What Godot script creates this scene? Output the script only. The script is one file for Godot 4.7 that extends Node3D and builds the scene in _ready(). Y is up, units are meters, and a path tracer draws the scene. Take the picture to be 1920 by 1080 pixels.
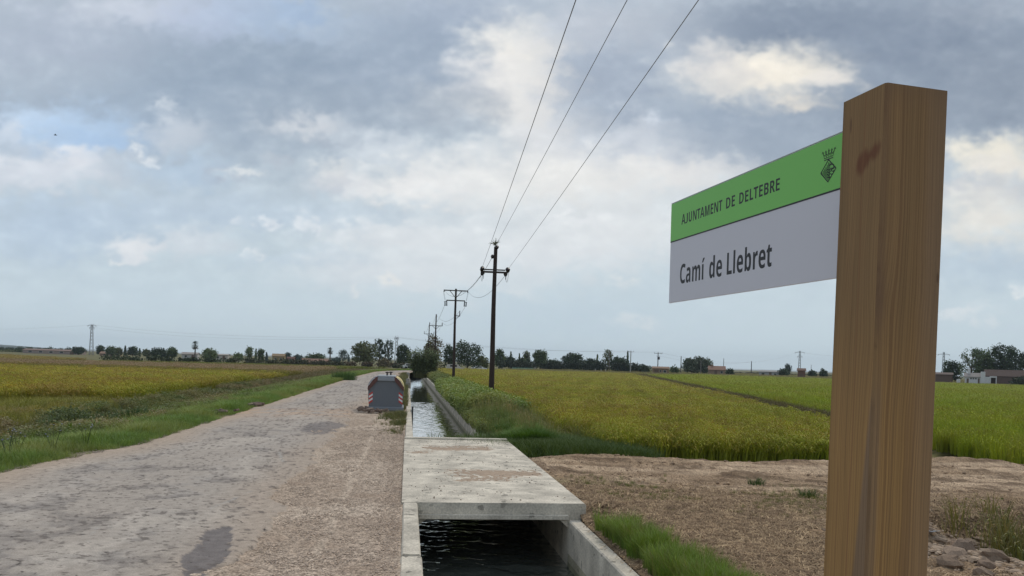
extends Node3D

const CANAL_TURN := 0.125
var rng := RandomNumberGenerator.new()
var taken := {}
var na := FastNoiseLite.new()
var nb := FastNoiseLite.new()
var nc := FastNoiseLite.new()
var mats := {}

# ---------------------------------------------------------------- mesh builder
class Builder:
	var v := PackedVector3Array()
	var n := PackedVector3Array()
	var c := PackedColorArray()
	var t := PackedVector2Array()
	var col := Color.WHITE

	func tri(a: Vector3, b: Vector3, d: Vector3) -> void:
		var k := (d - a).cross(b - a).normalized()
		v.append(a); v.append(b); v.append(d)
		for i in 3:
			n.append(k)
			c.append(col)
			t.append(Vector2.ZERO)

	func face(p: Array, outward: Vector3) -> void:
		var k: Vector3 = (p[2] - p[0]).cross(p[1] - p[0])
		var q := p
		if k.dot(outward) < 0:
			q = p.duplicate()
			q.reverse()
		for i in range(1, q.size() - 1):
			tri(q[0], q[i], q[i + 1])

	func smooth_tri(a: Vector3, b: Vector3, d: Vector3, m: Vector3, o: Vector3, q: Vector3) -> void:
		var k := (d - a).cross(b - a)
		if k.dot(m + o + q) < 0:
			v.append(a); v.append(d); v.append(b)
			n.append(m); n.append(q); n.append(o)
		else:
			v.append(a); v.append(b); v.append(d)
			n.append(m); n.append(o); n.append(q)
		for i in 3:
			c.append(col)
			t.append(Vector2.ZERO)

	func box(at: Vector3, size: Vector3, bevel := 0.0, turn := Basis()) -> void:
		var h := size / 2.0
		var b := minf(bevel, minf(h.x, minf(h.y, h.z)) * 0.9)
		var p := func(sx: int, sy: int, sz: int, axis: int) -> Vector3:
			var r := Vector3(sx * (h.x - b), sy * (h.y - b), sz * (h.z - b))
			if axis == 0: r.x = sx * h.x
			elif axis == 1: r.y = sy * h.y
			else: r.z = sz * h.z
			return at + turn * r
		for s in [-1, 1]:
			face([p.call(s, -1, -1, 0), p.call(s, 1, -1, 0), p.call(s, 1, 1, 0), p.call(s, -1, 1, 0)], turn * Vector3(s, 0, 0))
			face([p.call(-1, s, -1, 1), p.call(1, s, -1, 1), p.call(1, s, 1, 1), p.call(-1, s, 1, 1)], turn * Vector3(0, s, 0))
			face([p.call(-1, -1, s, 2), p.call(1, -1, s, 2), p.call(1, 1, s, 2), p.call(-1, 1, s, 2)], turn * Vector3(0, 0, s))
		if b <= 0.0:
			return
		for s in [-1, 1]:
			for r in [-1, 1]:
				face([p.call(s, r, -1, 0), p.call(s, r, 1, 0), p.call(s, r, 1, 1), p.call(s, r, -1, 1)], turn * Vector3(s, r, 0))
				face([p.call(s, -1, r, 0), p.call(s, 1, r, 0), p.call(s, 1, r, 2), p.call(s, -1, r, 2)], turn * Vector3(s, 0, r))
				face([p.call(-1, s, r, 1), p.call(1, s, r, 1), p.call(1, s, r, 2), p.call(-1, s, r, 2)], turn * Vector3(0, s, r))
				for q in [-1, 1]:
					face([p.call(s, r, q, 0), p.call(s, r, q, 1), p.call(s, r, q, 2)], turn * Vector3(s, r, q))

	func tube(pts: Array, radii: Array, sides := 6, cap := true) -> void:
		var rings := []
		var norms := []
		for i in pts.size():
			var along: Vector3 = (pts[mini(i + 1, pts.size() - 1)] - pts[maxi(i - 1, 0)]).normalized()
			var side := along.cross(Vector3.UP if absf(along.y) < 0.9 else Vector3.RIGHT).normalized()
			var other := along.cross(side).normalized()
			var ring := []
			var nn := []
			for k in sides:
				var a := TAU * k / sides
				var d: Vector3 = side * cos(a) + other * sin(a)
				nn.append(d)
				ring.append(pts[i] + d * radii[i])
			rings.append(ring)
			norms.append(nn)
		for i in pts.size() - 1:
			for k in sides:
				var m := (k + 1) % sides
				smooth_tri(rings[i][k], rings[i][m], rings[i + 1][m], norms[i][k], norms[i][m], norms[i + 1][m])
				smooth_tri(rings[i][k], rings[i + 1][m], rings[i + 1][k], norms[i][k], norms[i + 1][m], norms[i + 1][k])
		if cap:
			var e: int = pts.size() - 1
			face(rings[0], pts[0] - pts[1])
			face(rings[e], pts[e] - pts[e - 1])

	func bar(a: Vector3, b: Vector3, w: float) -> void:
		tube([a, b], [w / 2, w / 2], 4, false)

	func ball(at: Vector3, r: Vector3, rough := 0.0, g: RandomNumberGenerator = null, rows := 5, cols := 8) -> void:
		var grid := []
		for i in rows + 1:
			var line := []
			var up := PI * i / rows - PI / 2
			for k in cols:
				var a := TAU * k / cols
				var d := Vector3(cos(up) * cos(a), sin(up), cos(up) * sin(a))
				var f := 1.0
				if g and i > 0 and i < rows: f += g.randf_range(-rough, rough)
				line.append(at + d * r * f)
			grid.append(line)
		for i in rows:
			for k in cols:
				var m := (k + 1) % cols
				var mid: Vector3 = (grid[i][k] + grid[i + 1][m]) / 2 - at
				if i > 0: face([grid[i][k], grid[i][m], grid[i + 1][m]], mid)
				if i < rows - 1: face([grid[i][k], grid[i + 1][m], grid[i + 1][k]], mid)

	# a bent strip: a blade of grass, a long leaf, a frond
	func blade(a: Vector3, out: Vector3, height: float, width: float, droop: float, parts := 3) -> void:
		var side := Vector3(-out.z, 0, out.x).normalized() * width * 0.5
		var last := a
		var lw := side
		for i in range(1, parts + 1):
			var f := float(i) / parts
			var p := a + out * f * f + Vector3(0, height * (f - droop * f * f), 0)
			var w := side * (1.0 - f * 0.92)
			if i == parts:
				tri(last - lw, last + lw, p)
			else:
				tri(last - lw, last + lw, p + w)
				tri(last - lw, p + w, p - w)
			last = p
			lw = w

	func done(m: Material) -> ArrayMesh:
		var a := []
		a.resize(Mesh.ARRAY_MAX)
		a[Mesh.ARRAY_VERTEX] = v
		a[Mesh.ARRAY_NORMAL] = n
		a[Mesh.ARRAY_COLOR] = c
		a[Mesh.ARRAY_TEX_UV] = t
		var r := ArrayMesh.new()
		r.add_surface_from_arrays(Mesh.PRIMITIVE_TRIANGLES, a)
		r.surface_set_material(0, m)
		return r


# ---------------------------------------------------------------- naming helpers
func numbered(called: String) -> String:
	if not taken.has(called):
		taken[called] = 0
		return called
	taken[called] += 1
	return "%s_%03d" % [called, taken[called]]

func thing(called: String, label: String, category: String, at := Vector3.ZERO, turn := 0.0, group := "") -> Node3D:
	var o := Node3D.new()
	o.name = numbered(called)
	add_child(o)
	o.position = at
	o.rotation.y = turn
	tag(o, label, category, group)
	return o

func tag(o: Node, label: String, category: String, group := "", kind := "") -> void:
	if label: o.set_meta("label", label)
	if category: o.set_meta("category", category)
	if group: o.set_meta("group", group)
	if kind: o.set_meta("kind", kind)

func put(called: String, mesh: Mesh, parent: Node = self) -> MeshInstance3D:
	var o := MeshInstance3D.new()
	o.mesh = mesh
	o.name = numbered(called) if parent == self else called
	parent.add_child(o, true)
	return o

func structure(called: String, mesh: Mesh, label: String) -> MeshInstance3D:
	var o := put(called, mesh)
	o.set_meta("kind", "structure")
	o.set_meta("label", label)
	return o

func scatter(called: String, mesh: Mesh, where: Array, tints: Array, parent: Node = self) -> MultiMeshInstance3D:
	var mm := MultiMesh.new()
	mm.transform_format = MultiMesh.TRANSFORM_3D
	mm.use_colors = true
	mm.mesh = mesh
	mm.instance_count = where.size()
	for i in where.size():
		mm.set_instance_transform(i, where[i])
		mm.set_instance_color(i, tints[i])
	var o := MultiMeshInstance3D.new()
	o.multimesh = mm
	o.name = numbered(called) if parent == self else called
	parent.add_child(o, true)
	o.set_meta("kind", "stuff")
	return o

func lin(r: float, g: float, b: float) -> Color:
	return Color(r / 255, g / 255, b / 255).srgb_to_linear()

func cp(across: float, along: float, y := 0.0) -> Vector3:   # a place given across and along the canal
	return Vector3(0.02 + cos(CANAL_TURN) * across - sin(CANAL_TURN) * along, y, -sin(CANAL_TURN) * across - cos(CANAL_TURN) * along)

func noise(seed_: int, frequency: float, octaves := 4, kind := FastNoiseLite.TYPE_SIMPLEX_SMOOTH) -> FastNoiseLite:
	var f := FastNoiseLite.new()
	f.seed = seed_
	f.noise_type = kind
	f.frequency = frequency
	f.fractal_octaves = octaves
	return f

func noise_map(f: FastNoiseLite, as_normal := false, strength := 4.0, ramp: Gradient = null, size := 512) -> NoiseTexture2D:
	var t := NoiseTexture2D.new()
	t.width = size
	t.height = size
	t.seamless = true
	t.noise = f
	t.as_normal_map = as_normal
	if as_normal: t.bump_strength = strength
	if ramp: t.color_ramp = ramp
	return t

func ramp(stops: Array) -> Gradient:
	var g := Gradient.new()
	var o := PackedFloat32Array()
	var c := PackedColorArray()
	for s in stops:
		o.append(s[0])
		c.append(s[1])
	g.offsets = o
	g.colors = c
	return g

# vertex colours carry the base colour; a fine relief and a fine mottling are shared by scale
func paint(called: String, rough := 0.9, relief := 0.0, scale := 1.0, mottle := false, back := Color.BLACK, specular := 0.5) -> StandardMaterial3D:
	if mats.has(called):
		return mats[called]
	var m := StandardMaterial3D.new()
	m.resource_name = called
	m.vertex_color_use_as_albedo = true
	m.roughness = rough
	m.metallic_specular = specular
	m.cull_mode = BaseMaterial3D.CULL_DISABLED
	if relief > 0.0 or mottle:
		m.uv1_triplanar = true
		m.uv1_world_triplanar = true
		m.uv1_scale = Vector3.ONE * scale
	if relief > 0.0:
		m.normal_enabled = true
		m.normal_texture = fine_normal
		m.normal_scale = relief
	if mottle:
		m.albedo_texture = fine_mottle
	if back != Color.BLACK:
		m.backlight_enabled = true
		m.backlight = back
	mats[called] = m
	return m

var fine_normal: NoiseTexture2D
var fine_mottle: NoiseTexture2D

func blend_map(parts: Array, size := 1024) -> ImageTexture:
	# adds tileable noises: [noise, middle grey it starts to count from, how much]; one byte a pixel
	var sum := PackedFloat32Array()
	sum.resize(size * size)
	sum.fill(215.0)
	for p in parts:
		var f: FastNoiseLite = p[0]
		var d := f.get_seamless_image(size, size).get_data()
		var from: float = p[1]
		var k: float = p[2]
		if p.size() > 3:
			for i in d.size():
				if d[i] > from: sum[i] += (d[i] - from) * k
		else:
			for i in d.size(): sum[i] += (d[i] - from) * k
	var o := PackedByteArray()
	o.resize(size * size)
	for i in sum.size(): o[i] = clampi(int(sum[i]), 0, 255)
	return ImageTexture.create_from_image(Image.create_from_data(size, size, false, Image.FORMAT_L8, o))

func cells(seed_: int, frequency: float) -> FastNoiseLite:
	var f := noise(seed_, frequency, 1, FastNoiseLite.TYPE_CELLULAR)
	f.cellular_return_type = FastNoiseLite.RETURN_CELL_VALUE
	f.fractal_type = FastNoiseLite.FRACTAL_NONE
	return f

func ridges(seed_: int, frequency: float) -> FastNoiseLite:
	var f := noise(seed_, frequency, 4)
	f.fractal_type = FastNoiseLite.FRACTAL_RIDGED
	return f

func skin(called: String, map_: Texture2D, scale: float, relief: float, normal_scale_ := 4.0) -> StandardMaterial3D:
	var m := StandardMaterial3D.new()
	m.resource_name = called
	m.vertex_color_use_as_albedo = true
	m.roughness = 0.97
	m.metallic_specular = 0.3
	m.uv1_triplanar = true
	m.uv1_world_triplanar = true
	m.uv1_scale = Vector3.ONE * scale
	m.albedo_texture = map_
	if relief > 0.0:
		m.heightmap_enabled = true
		m.heightmap_texture = map_
		m.heightmap_scale = relief
	return m

func frame_matrix() -> Array:
	return [1553.0, 960.0, 680.0, deg_to_rad(1.69)]

# ---------------------------------------------------------------- sky: bands of cloud over a pale horizon
func soft(a: float, b: float, x: float) -> float:
	return smoothstep(a, b, x)

func cloud_base(d: Vector3) -> Color:
	var k := 1.0 / (maxf(d.y, 0.0) + 0.16)
	var px := d.x * k
	var pz := d.z * k
	var n1 := na.get_noise_2d(px * 60.0 + 31.0, pz * 60.0)
	var n2 := nb.get_noise_2d(px * 150.0, pz * 150.0 + 77.0)
	var f := soft(-0.42, 0.42, n1 + 0.35 * n2)
	var high := Color(0.585, 0.655, 0.735).lerp(Color(0.815, 0.835, 0.87), f)
	return Color(0.765, 0.822, 0.85).lerp(high, soft(0.02, 0.3, d.y))

# clouds of this sky: place (in degrees right of the road's view and above the horizon), size, how much, colour
func cloud_list() -> Array:
	var rows := [
		[330, 150, 430, 140, .85, 153, 168, 185], [560, 110, 270, 90, .75, 147, 163, 182], [250, 210, 260, 70, .6, 158, 175, 194], [620, 200, 220, 60, .55, 160, 173, 188],
		[230, 12, 130, 28, .8, 206, 213, 224], [380, 25, 110, 45, .8, 186, 197, 218], [90, 65, 170, 60, .7, 178, 188, 204], [60, 140, 160, 40, .5, 178, 190, 204], [620, 50, 110, 30, .7, 176, 191, 209], [500, 20, 110, 40, .6, 170, 190, 215], [560, 15, 40, 22, .35, 158, 182, 214],
		[760, 110, 130, 70, .6, 158, 172, 190], [840, 20, 120, 40, .7, 163, 176, 195], [800, 60, 90, 40, .5, 150, 165, 184],
		[945, 95, 62, 62, .9, 240, 237, 231], [975, 165, 80, 50, .85, 233, 231, 227], [895, 140, 60, 40, .65, 218, 219, 222], [860, 190, 100, 40, .6, 174, 182, 192],
		[1000, 200, 85, 80, .85, 230, 229, 227], [1015, 110, 42, 60, .8, 238, 235, 230], [1040, 265, 80, 45, .7, 220, 222, 225],
		[1130, 150, 110, 95, .8, 158, 170, 187], [1090, 45, 70, 45, .5, 196, 202, 212], [1200, 40, 130, 40, .45, 186, 192, 202],
		[1470, 45, 170, 55, .95, 134, 147, 165], [1700, 70, 290, 105, .97, 134, 147, 165], [1870, 170, 150, 95, .9, 140, 152, 168], [1600, 190, 200, 75, .8, 138, 151, 168], [1850, 20, 120, 20, .6, 158, 168, 182],
		[1390, 140, 110, 50, .95, 232, 228, 220], [1470, 130, 100, 42, .95, 240, 234, 222], [1545, 140, 50, 25, .8, 232, 228, 222], [1490, 190, 40, 12, .8, 234, 226, 214], [1330, 115, 70, 40, .6, 214, 213, 214],
		[1330, 235, 130, 60, .85, 149, 163, 181], [1450, 270, 150, 50, .85, 152, 165, 181], [1290, 270, 110, 35, .6, 172, 183, 196],
		[1190, 250, 70, 40, .7, 206, 211, 219], [1230, 218, 22, 10, .8, 226, 233, 243], [1160, 300, 140, 40, .7, 208, 213, 220], [1300, 320, 130, 25, .7, 220, 219, 219], [1020, 335, 290, 52, .85, 233, 232, 229],
		[1850, 280, 80, 30, .95, 234, 229, 216], [1880, 310, 70, 25, .9, 228, 224, 216], [1850, 350, 110, 22, .8, 188, 193, 201], [1850, 405, 110, 60, .85, 228, 225, 218], [1860, 490, 130, 40, .7, 181, 197, 211], [1800, 585, 60, 9, .8, 216, 222, 226], [1912, 546, 12, 8, .9, 232, 234, 234],
		[110, 240, 140, 38, .9, 180, 204, 231], [50, 212, 70, 25, .7, 194, 214, 236], [190, 262, 80, 22, .8, 170, 196, 226], [10, 240, 30, 25, .8, 218, 224, 232],
		[60, 312, 160, 36, .9, 212, 218, 227], [140, 290, 40, 22, .8, 220, 224, 231], [250, 292, 16, 8, .9, 240, 242, 244], [276, 297, 14, 8, .95, 244, 245, 246], [330, 245, 55, 35, .6, 208, 214, 222], [298, 194, 14, 12, .8, 218, 224, 230],
		[340, 320, 90, 30, .8, 178, 197, 216], [575, 232, 75, 20, .7, 218, 221, 225], [610, 260, 24, 12, .95, 160, 172, 187], [640, 268, 14, 8, .8, 166, 178, 192], [520, 297, 26, 9, .8, 180, 187, 198], [405, 316, 22, 9, .85, 172, 182, 196], [455, 335, 14, 12, .8, 176, 186, 199], [450, 318, 30, 5, .9, 236, 236, 234],
		[620, 312, 34, 18, .85, 230, 229, 227], [630, 340, 60, 22, .6, 202, 205, 213], [760, 345, 110, 32, .85, 232, 232, 232], [850, 320, 120, 52, .7, 226, 228, 229], [700, 270, 80, 30, .6, 214, 221, 228],
		[300, 395, 280, 38, .75, 184, 200, 216], [90, 430, 150, 60, .7, 180, 198, 217], [620, 405, 160, 22, .5, 190, 205, 219], [245, 458, 45, 18, .85, 226, 228, 231], [205, 477, 18, 6, .9, 236, 235, 234], [340, 450, 90, 20, .6, 212, 218, 225],
		[497, 415, 14, 10, .9, 232, 235, 238], [440, 408, 22, 8, .8, 216, 222, 229], [565, 412, 20, 13, .9, 230, 233, 236], [585, 425, 15, 9, .9, 226, 230, 235], [710, 420, 16, 8, .8, 220, 226, 232], [472, 472, 11, 9, .9, 236, 236, 236], [560, 480, 150, 18, .5, 188, 204, 218],
		[730, 440, 120, 24, .7, 214, 219, 224], [700, 505, 160, 30, .6, 208, 215, 221], [727, 518, 12, 10, .8, 232, 230, 224], [648, 532, 14, 8, .8, 226, 228, 228],
		[1150, 425, 250, 62, .75, 226, 228, 229], [860, 470, 230, 75, .65, 221, 225, 228], [1070, 405, 24, 10, .8, 228, 231, 234], [1130, 412, 30, 10, .7, 226, 229, 232], [1170, 525, 26, 10, .7, 222, 225, 226], [1190, 598, 44, 10, .85, 220, 224, 225], [1060, 590, 220, 40, .6, 188, 204, 215], [1050, 470, 120, 30, .5, 218, 222, 226], [960, 540, 30, 14, .5, 220, 224, 226],
		[150, 560, 330, 50, .4, 194, 210, 221], [40, 640, 200, 20, .5, 188, 205, 218],
	]
	return rows

func make_sky() -> ImageTexture:
	na = noise(11, 0.01, 5)
	nb = noise(23, 0.01, 5)
	nc = noise(37, 0.01, 5)
	var w := 4096
	var h := 2048
	var low := Image.create_empty(512, 256, false, Image.FORMAT_RGB8)
	low.fill(Color(0.42, 0.42, 0.38))
	for j in 136:
		var el := (0.5 - (j + 0.5) / 256.0) * PI
		for i in 512:
			var az := ((i + 0.5) / 512.0 - 0.5) * TAU
			low.set_pixel(i, j, cloud_base(Vector3(sin(az) * cos(el), sin(el), -cos(az) * cos(el))))
	low.resize(w, h, Image.INTERPOLATE_CUBIC)
	# the clouds ahead, laid out coarsely, then broken up by warping
	var step := 10.0
	var cw := 240
	var ch := 86
	var coarse := Image.create_empty(cw, ch, false, Image.FORMAT_RGBF)
	var list := cloud_list()
	for j in ch:
		var v := -130.0 + j * step
		for i in cw:
			var u := -240.0 + i * step
			var g := soft(40.0, 620.0, v)
			var c := Color(0.70, 0.745, 0.795).lerp(Color(0.762, 0.82, 0.852), g)
			var uu := u + 26.0 * na.get_noise_2d(u * 0.9, v * 1.6)
			var vv := v + 16.0 * nb.get_noise_2d(u * 0.9, v * 1.6)
			for b in list:
				var dx: float = (uu - b[0]) / b[2]
				var dy: float = (vv - b[1]) / b[3]
				var q := dx * dx + dy * dy
				if q < 3.2:
					var f: float = (b[4] if b[2] > 35 else b[4] * 0.75) * exp(-q * q * 0.3 - q * 0.55)
					c = c.lerp(Color(b[5] / 255.0, b[6] / 255.0, b[7] / 255.0), f)
			coarse.set_pixel(i, j, c)
	coarse.resize(cw * 4, ch * 4, Image.INTERPOLATE_CUBIC)
	var fr := frame_matrix()
	var cr := cos(fr[3])
	var sr := sin(fr[3])
	var i0 := int(w * (0.5 - 42.0 / 360.0))
	var i1 := int(w * (0.5 + 42.0 / 360.0))
	var j0 := int(h * (0.5 - 34.0 / 180.0))
	var j1 := h / 2 + 6
	for j in range(j0, j1):
		var el := (0.5 - (j + 0.5) / h) * PI
		for i in range(i0, i1):
			var az := ((i + 0.5) / w - 0.5) * TAU
			var d := Vector3(sin(az) * cos(el), sin(el), -cos(az) * cos(el))
			var x := d.x / -d.z
			var y := d.y / -d.z
			var u: float = fr[1] + fr[0] * (x * cr + y * sr)
			var v: float = fr[2] - fr[0] * (y * cr - x * sr)
			var wt := soft(-220.0, -60.0, u) * soft(2140.0, 1980.0, u) * soft(-120.0, -40.0, v)
			var base := cloud_base(d)
			if wt > 0.0:
				var fine := nc.get_noise_2d(u * 1.1, v * 1.9)
				var f2 := nb.get_noise_2d(u * 2.6 + 500.0, v * 4.2)
				var f3 := na.get_noise_2d(u * 2.6, v * 4.2 + 300.0)
				var ui := clampi(int((u + 240.0 + 44.0 * fine + 16.0 * f2) / step * 4.0), 0, cw * 4 - 1)
				var vi := clampi(int((v + 130.0 + 15.0 * f3 + 20.0 * fine) / step * 4.0), 0, ch * 4 - 1)
				var c := coarse.get_pixel(ui, vi)
				var calm := soft(660.0, 420.0, v)
				var add := (0.034 * fine + 0.022 * f2 * (0.6 + 1.6 * fine)) * calm
				c = Color(c.r + add, c.g + add * 0.95, c.b + add * 0.85)
				base = base.lerp(c, wt)
			low.set_pixel(i, j, base)
	# a panorama starts at -z
	var out := Image.create_empty(w, h, false, Image.FORMAT_RGB8)
	out.blit_rect(low, Rect2i(w / 2, 0, w / 2, h), Vector2i.ZERO)
	out.blit_rect(low, Rect2i(0, 0, w / 2, h), Vector2i(w / 2, 0))
	return ImageTexture.create_from_image(out)

# ---------------------------------------------------------------- ground
func grid(rows: Array, cols: Array, place: Callable, mat: Material) -> ArrayMesh:
	# place(a, b) gives [position, colour] for column a and row b; rows run away from the eye
	var v := PackedVector3Array()
	var c := PackedColorArray()
	var n := PackedVector3Array()
	var ix := PackedInt32Array()
	var nx := cols.size()
	for r in rows:
		for q in cols:
			var p: Array = place.call(q, r)
			v.append(p[0])
			c.append(p[1])
	n.resize(v.size())
	for j in rows.size():
		for i in nx:
			var k := j * nx + i
			var e := v[j * nx + mini(i + 1, nx - 1)] - v[j * nx + maxi(i - 1, 0)]
			var f := v[mini(j + 1, rows.size() - 1) * nx + i] - v[maxi(j - 1, 0) * nx + i]
			var m := e.cross(f).normalized()
			n[k] = m if m.y > 0 else -m
			if i < nx - 1 and j < rows.size() - 1:
				var up := (v[k + nx] - v[k]).cross(v[k + 1] - v[k]).y
				if up > 0:
					ix.append_array([k, k + 1, k + nx, k + 1, k + nx + 1, k + nx])
				else:
					ix.append_array([k, k + nx, k + 1, k + 1, k + nx, k + nx + 1])
	# clockwise seen from above
	var a: Vector3 = v[ix[0]]
	if (v[ix[2]] - a).cross(v[ix[1]] - a).y < 0:
		for k in range(0, ix.size(), 3):
			var s := ix[k + 1]
			ix[k + 1] = ix[k + 2]
			ix[k + 2] = s
	var arr := []
	arr.resize(Mesh.ARRAY_MAX)
	arr[Mesh.ARRAY_VERTEX] = v
	arr[Mesh.ARRAY_NORMAL] = n
	arr[Mesh.ARRAY_COLOR] = c
	arr[Mesh.ARRAY_INDEX] = ix
	var me := ArrayMesh.new()
	me.add_surface_from_arrays(Mesh.PRIMITIVE_TRIANGLES, arr)
	me.surface_set_material(0, mat)
	return me

func steps(a: float, b: float, least: float, growth: float) -> Array:
	var out := [a]
	var x := a
	while x < b:
		x += maxf(least, growth * x * x)
		out.append(minf(x, b))
	return out

func even(a: float, b: float, d: float) -> Array:
	var out := []
	var k := int(ceil((b - a) / d))
	for i in k + 1:
		out.append(lerpf(a, b, float(i) / k))
	return out

func road_left(s: float) -> float:
	var e := -6.1 - 0.75 * soft(21.0, 14.0, s) - 0.3 * soft(14.0, 8.0, s)
	e += 0.5 * soft(90.0, 130.0, s)
	return e

func bend(s: float) -> float:   # far away the lane swings to the right
	return 0.0 if s < 125.0 else pow((s - 125.0) / 60.0, 2.0) * 13.0

func asphalt_edge(s: float) -> float:
	return -1.75 - 0.25 * soft(9.0, 14.0, s) + 0.35 * soft(40.0, 70.0, s)

func road_point(x: float, s: float) -> Array:
	var w := cp(x + bend(s), s)
	var e := asphalt_edge(s)
	var l := road_left(s)
	var big := na.get_noise_2d(w.x * 22.0, w.z * 22.0)
	var mid := nb.get_noise_2d(w.x * 90.0, w.z * 90.0)
	var fine := nc.get_noise_2d(w.x * 420.0, w.z * 420.0)
	# grey, dusty, worn asphalt; paler where the wheels run
	var c := Color(0.285, 0.25, 0.216)
	var track := maxf(exp(-pow((x - e + 1.35 + 0.15 * big) / 0.3, 2)), exp(-pow((x - e + 3.1 + 0.15 * big) / 0.34, 2)))
	c = c.lerp(Color(0.33, 0.30, 0.27), 0.45 * track * soft(-0.3, 0.25, mid))
	c = c.lerp(Color(0.185, 0.172, 0.165), soft(0.0, 0.45, big + 0.6 * mid + 0.4 * fine) * 0.28)
	# dark scabs where the top layer has gone
	var scab := soft(0.16, 0.34, mid + 0.35 * fine + 0.25 * big) * soft(l + 0.3, l + 1.6, x)
	c = c.lerp(Color(0.13, 0.115, 0.105), 0.4 * scab)
	c = c.lerp(Color(0.37, 0.33, 0.285), 0.5 * soft(0.2, 0.42, nb.get_noise_2d(w.x * 60.0 + 900.0, w.z * 34.0)))
	# brown dust along both edges
	c = c.lerp(Color(0.32, 0.25, 0.19), 0.75 * soft(l + 1.3, l + 0.1, x + 0.4 * big))
	c = c.lerp(Color(0.30, 0.238, 0.185), 0.6 * soft(e - 1.0, e - 0.1, x + 0.5 * big))
	# soil carried across at the field entrance
	var soil := exp(-pow((s - 32.0 - 0.25 * (x + 4.0) + 1.6 * big) / 3.0, 2))
	c = c.lerp(Color(0.37, 0.26, 0.18), 0.7 * soil * soft(-0.35, 0.2, mid))
	# tarred repairs
	var wob := 0.35 * mid + 0.18 * fine
	var tar1 := soft(1.03, 0.95, Vector2((x + 2.05 + 0.1 * (s - 9.0)) / 0.2, (s - 9.0) / 1.25).length() + 1.5 * wob)
	var tar2 := soft(1.05, 0.85, Vector2((x + 2.5) / 0.62, (s - 25.3) / 2.2).length() + wob)
	c = c.lerp(Color(0.115, 0.105, 0.105), 0.85 * maxf(tar1, tar2 * 0.8))
	var chip := nc.get_noise_2d(w.x * 520.0 + 300.0, w.z * 620.0)
	c = c.lerp(Color(0.10, 0.085, 0.075), 0.75 * soft(0.28, 0.38, chip + 0.35 * mid) * soft(l + 0.2, l + 1.2, x))
	c = c * (1.98 + 0.14 * fine)
	# chalky scratches
	for k in scratches:
		var a: Vector2 = k[0]
		var b: Vector2 = k[1]
		var p := Vector2(w.x, w.z)
		if absf(p.y - (a.y + b.y) / 2) < absf(a.y - b.y) / 2 + 0.2:
			var q := Geometry2D.get_closest_point_to_segment(p, a, b)
			var dd := p.distance_to(q + Vector2(0.04 * mid, 0.04 * fine))
			c = c.lerp(Color(0.62, 0.60, 0.56), soft(k[2], 0.0, dd) * 0.5 * soft(-0.25, 0.15, mid + 0.6 * fine))
	var y := 0.012 + 0.009 * mid + 0.0015 * fine - 0.012 * scab - 0.012 * maxf(tar1, tar2)
	# the broken right edge dives under the gravel
	var out := x - e + 0.42 * big + 0.3 * mid + 0.1 * fine
	y -= 0.05 * soft(0.0, 0.12, out)
	y -= 0.06 * soft(l + 0.18, l - 0.05, x + 0.25 * mid)
	w.y = y
	return [w, c]

var scratches := []

func gravel_point(x: float, s: float) -> Array:
	var w := cp(x + bend(s), s)
	var big := na.get_noise_2d(w.x * 30.0 + 50.0, w.z * 30.0)
	var mid := nb.get_noise_2d(w.x * 120.0, w.z * 120.0 + 400.0)
	var fine := nc.get_noise_2d(w.x * 700.0, w.z * 700.0)
	var c := Color(0.30, 0.235, 0.18).lerp(Color(0.37, 0.30, 0.235), soft(-0.25, 0.35, big))
	c = c.lerp(Color(0.22, 0.162, 0.12), 0.5 * soft(0.1, 0.4, mid))
	c = c.lerp(Color(0.45, 0.37, 0.29), 0.5 * exp(-pow((x + 0.95 + 0.1 * big) / 0.07, 2)))
	c = c * (1.8 + 0.5 * fine)
	w.y = -0.012 + 0.018 * mid + 0.012 * fine - 0.02 * soft(-0.5, -0.05, x)
	return [w, c]

func dirt_height(x: float, z: float) -> float:
	var d := -z
	var across := (x - 0.02) * cos(CANAL_TURN) + z * -sin(CANAL_TURN)
	var along := -x * sin(CANAL_TURN) - z * cos(CANAL_TURN)
	var y := -0.03 - 0.05 * soft(2.5, 5.0, across)
	# the far lip falls to the paddy, so does the near right corner
	var lip := 20.0 + 0.5 * sin(x * 0.8) + 0.1 * x - 1.3 * soft(2.5, 0.0, x)
	y -= 0.42 * soft(lip - 0.5, lip + 1.3, d)
	var hole := Vector2((x - 8.4) / 2.9, (z + 11.0) / 2.9).length() + 0.35 * na.get_noise_2d(x * 40.0, z * 40.0)
	y -= 0.5 * soft(1.0, 0.45, hole)
	# beside the low wall it sits lower
	y -= 0.21 * soft(3.5, 2.75, across) * soft(12.6, 12.0, along)
	# a strip of bank goes on beyond along the dike
	var ridge := absf(x - dike_x(z) + 0.2)
	y += 0.2 * soft(1.5, 0.4, ridge) * soft(20.0, 21.5, d)
	y += 0.02 * soft(8.0, 9.0, along) * 0.0
	return y

func dike_x(z: float) -> float:
	var d := -z
	return 12.4 + 0.123 * (d - 23.0) if d < 36.0 else 14.0 + (d - 36.0) * 0.103

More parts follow.
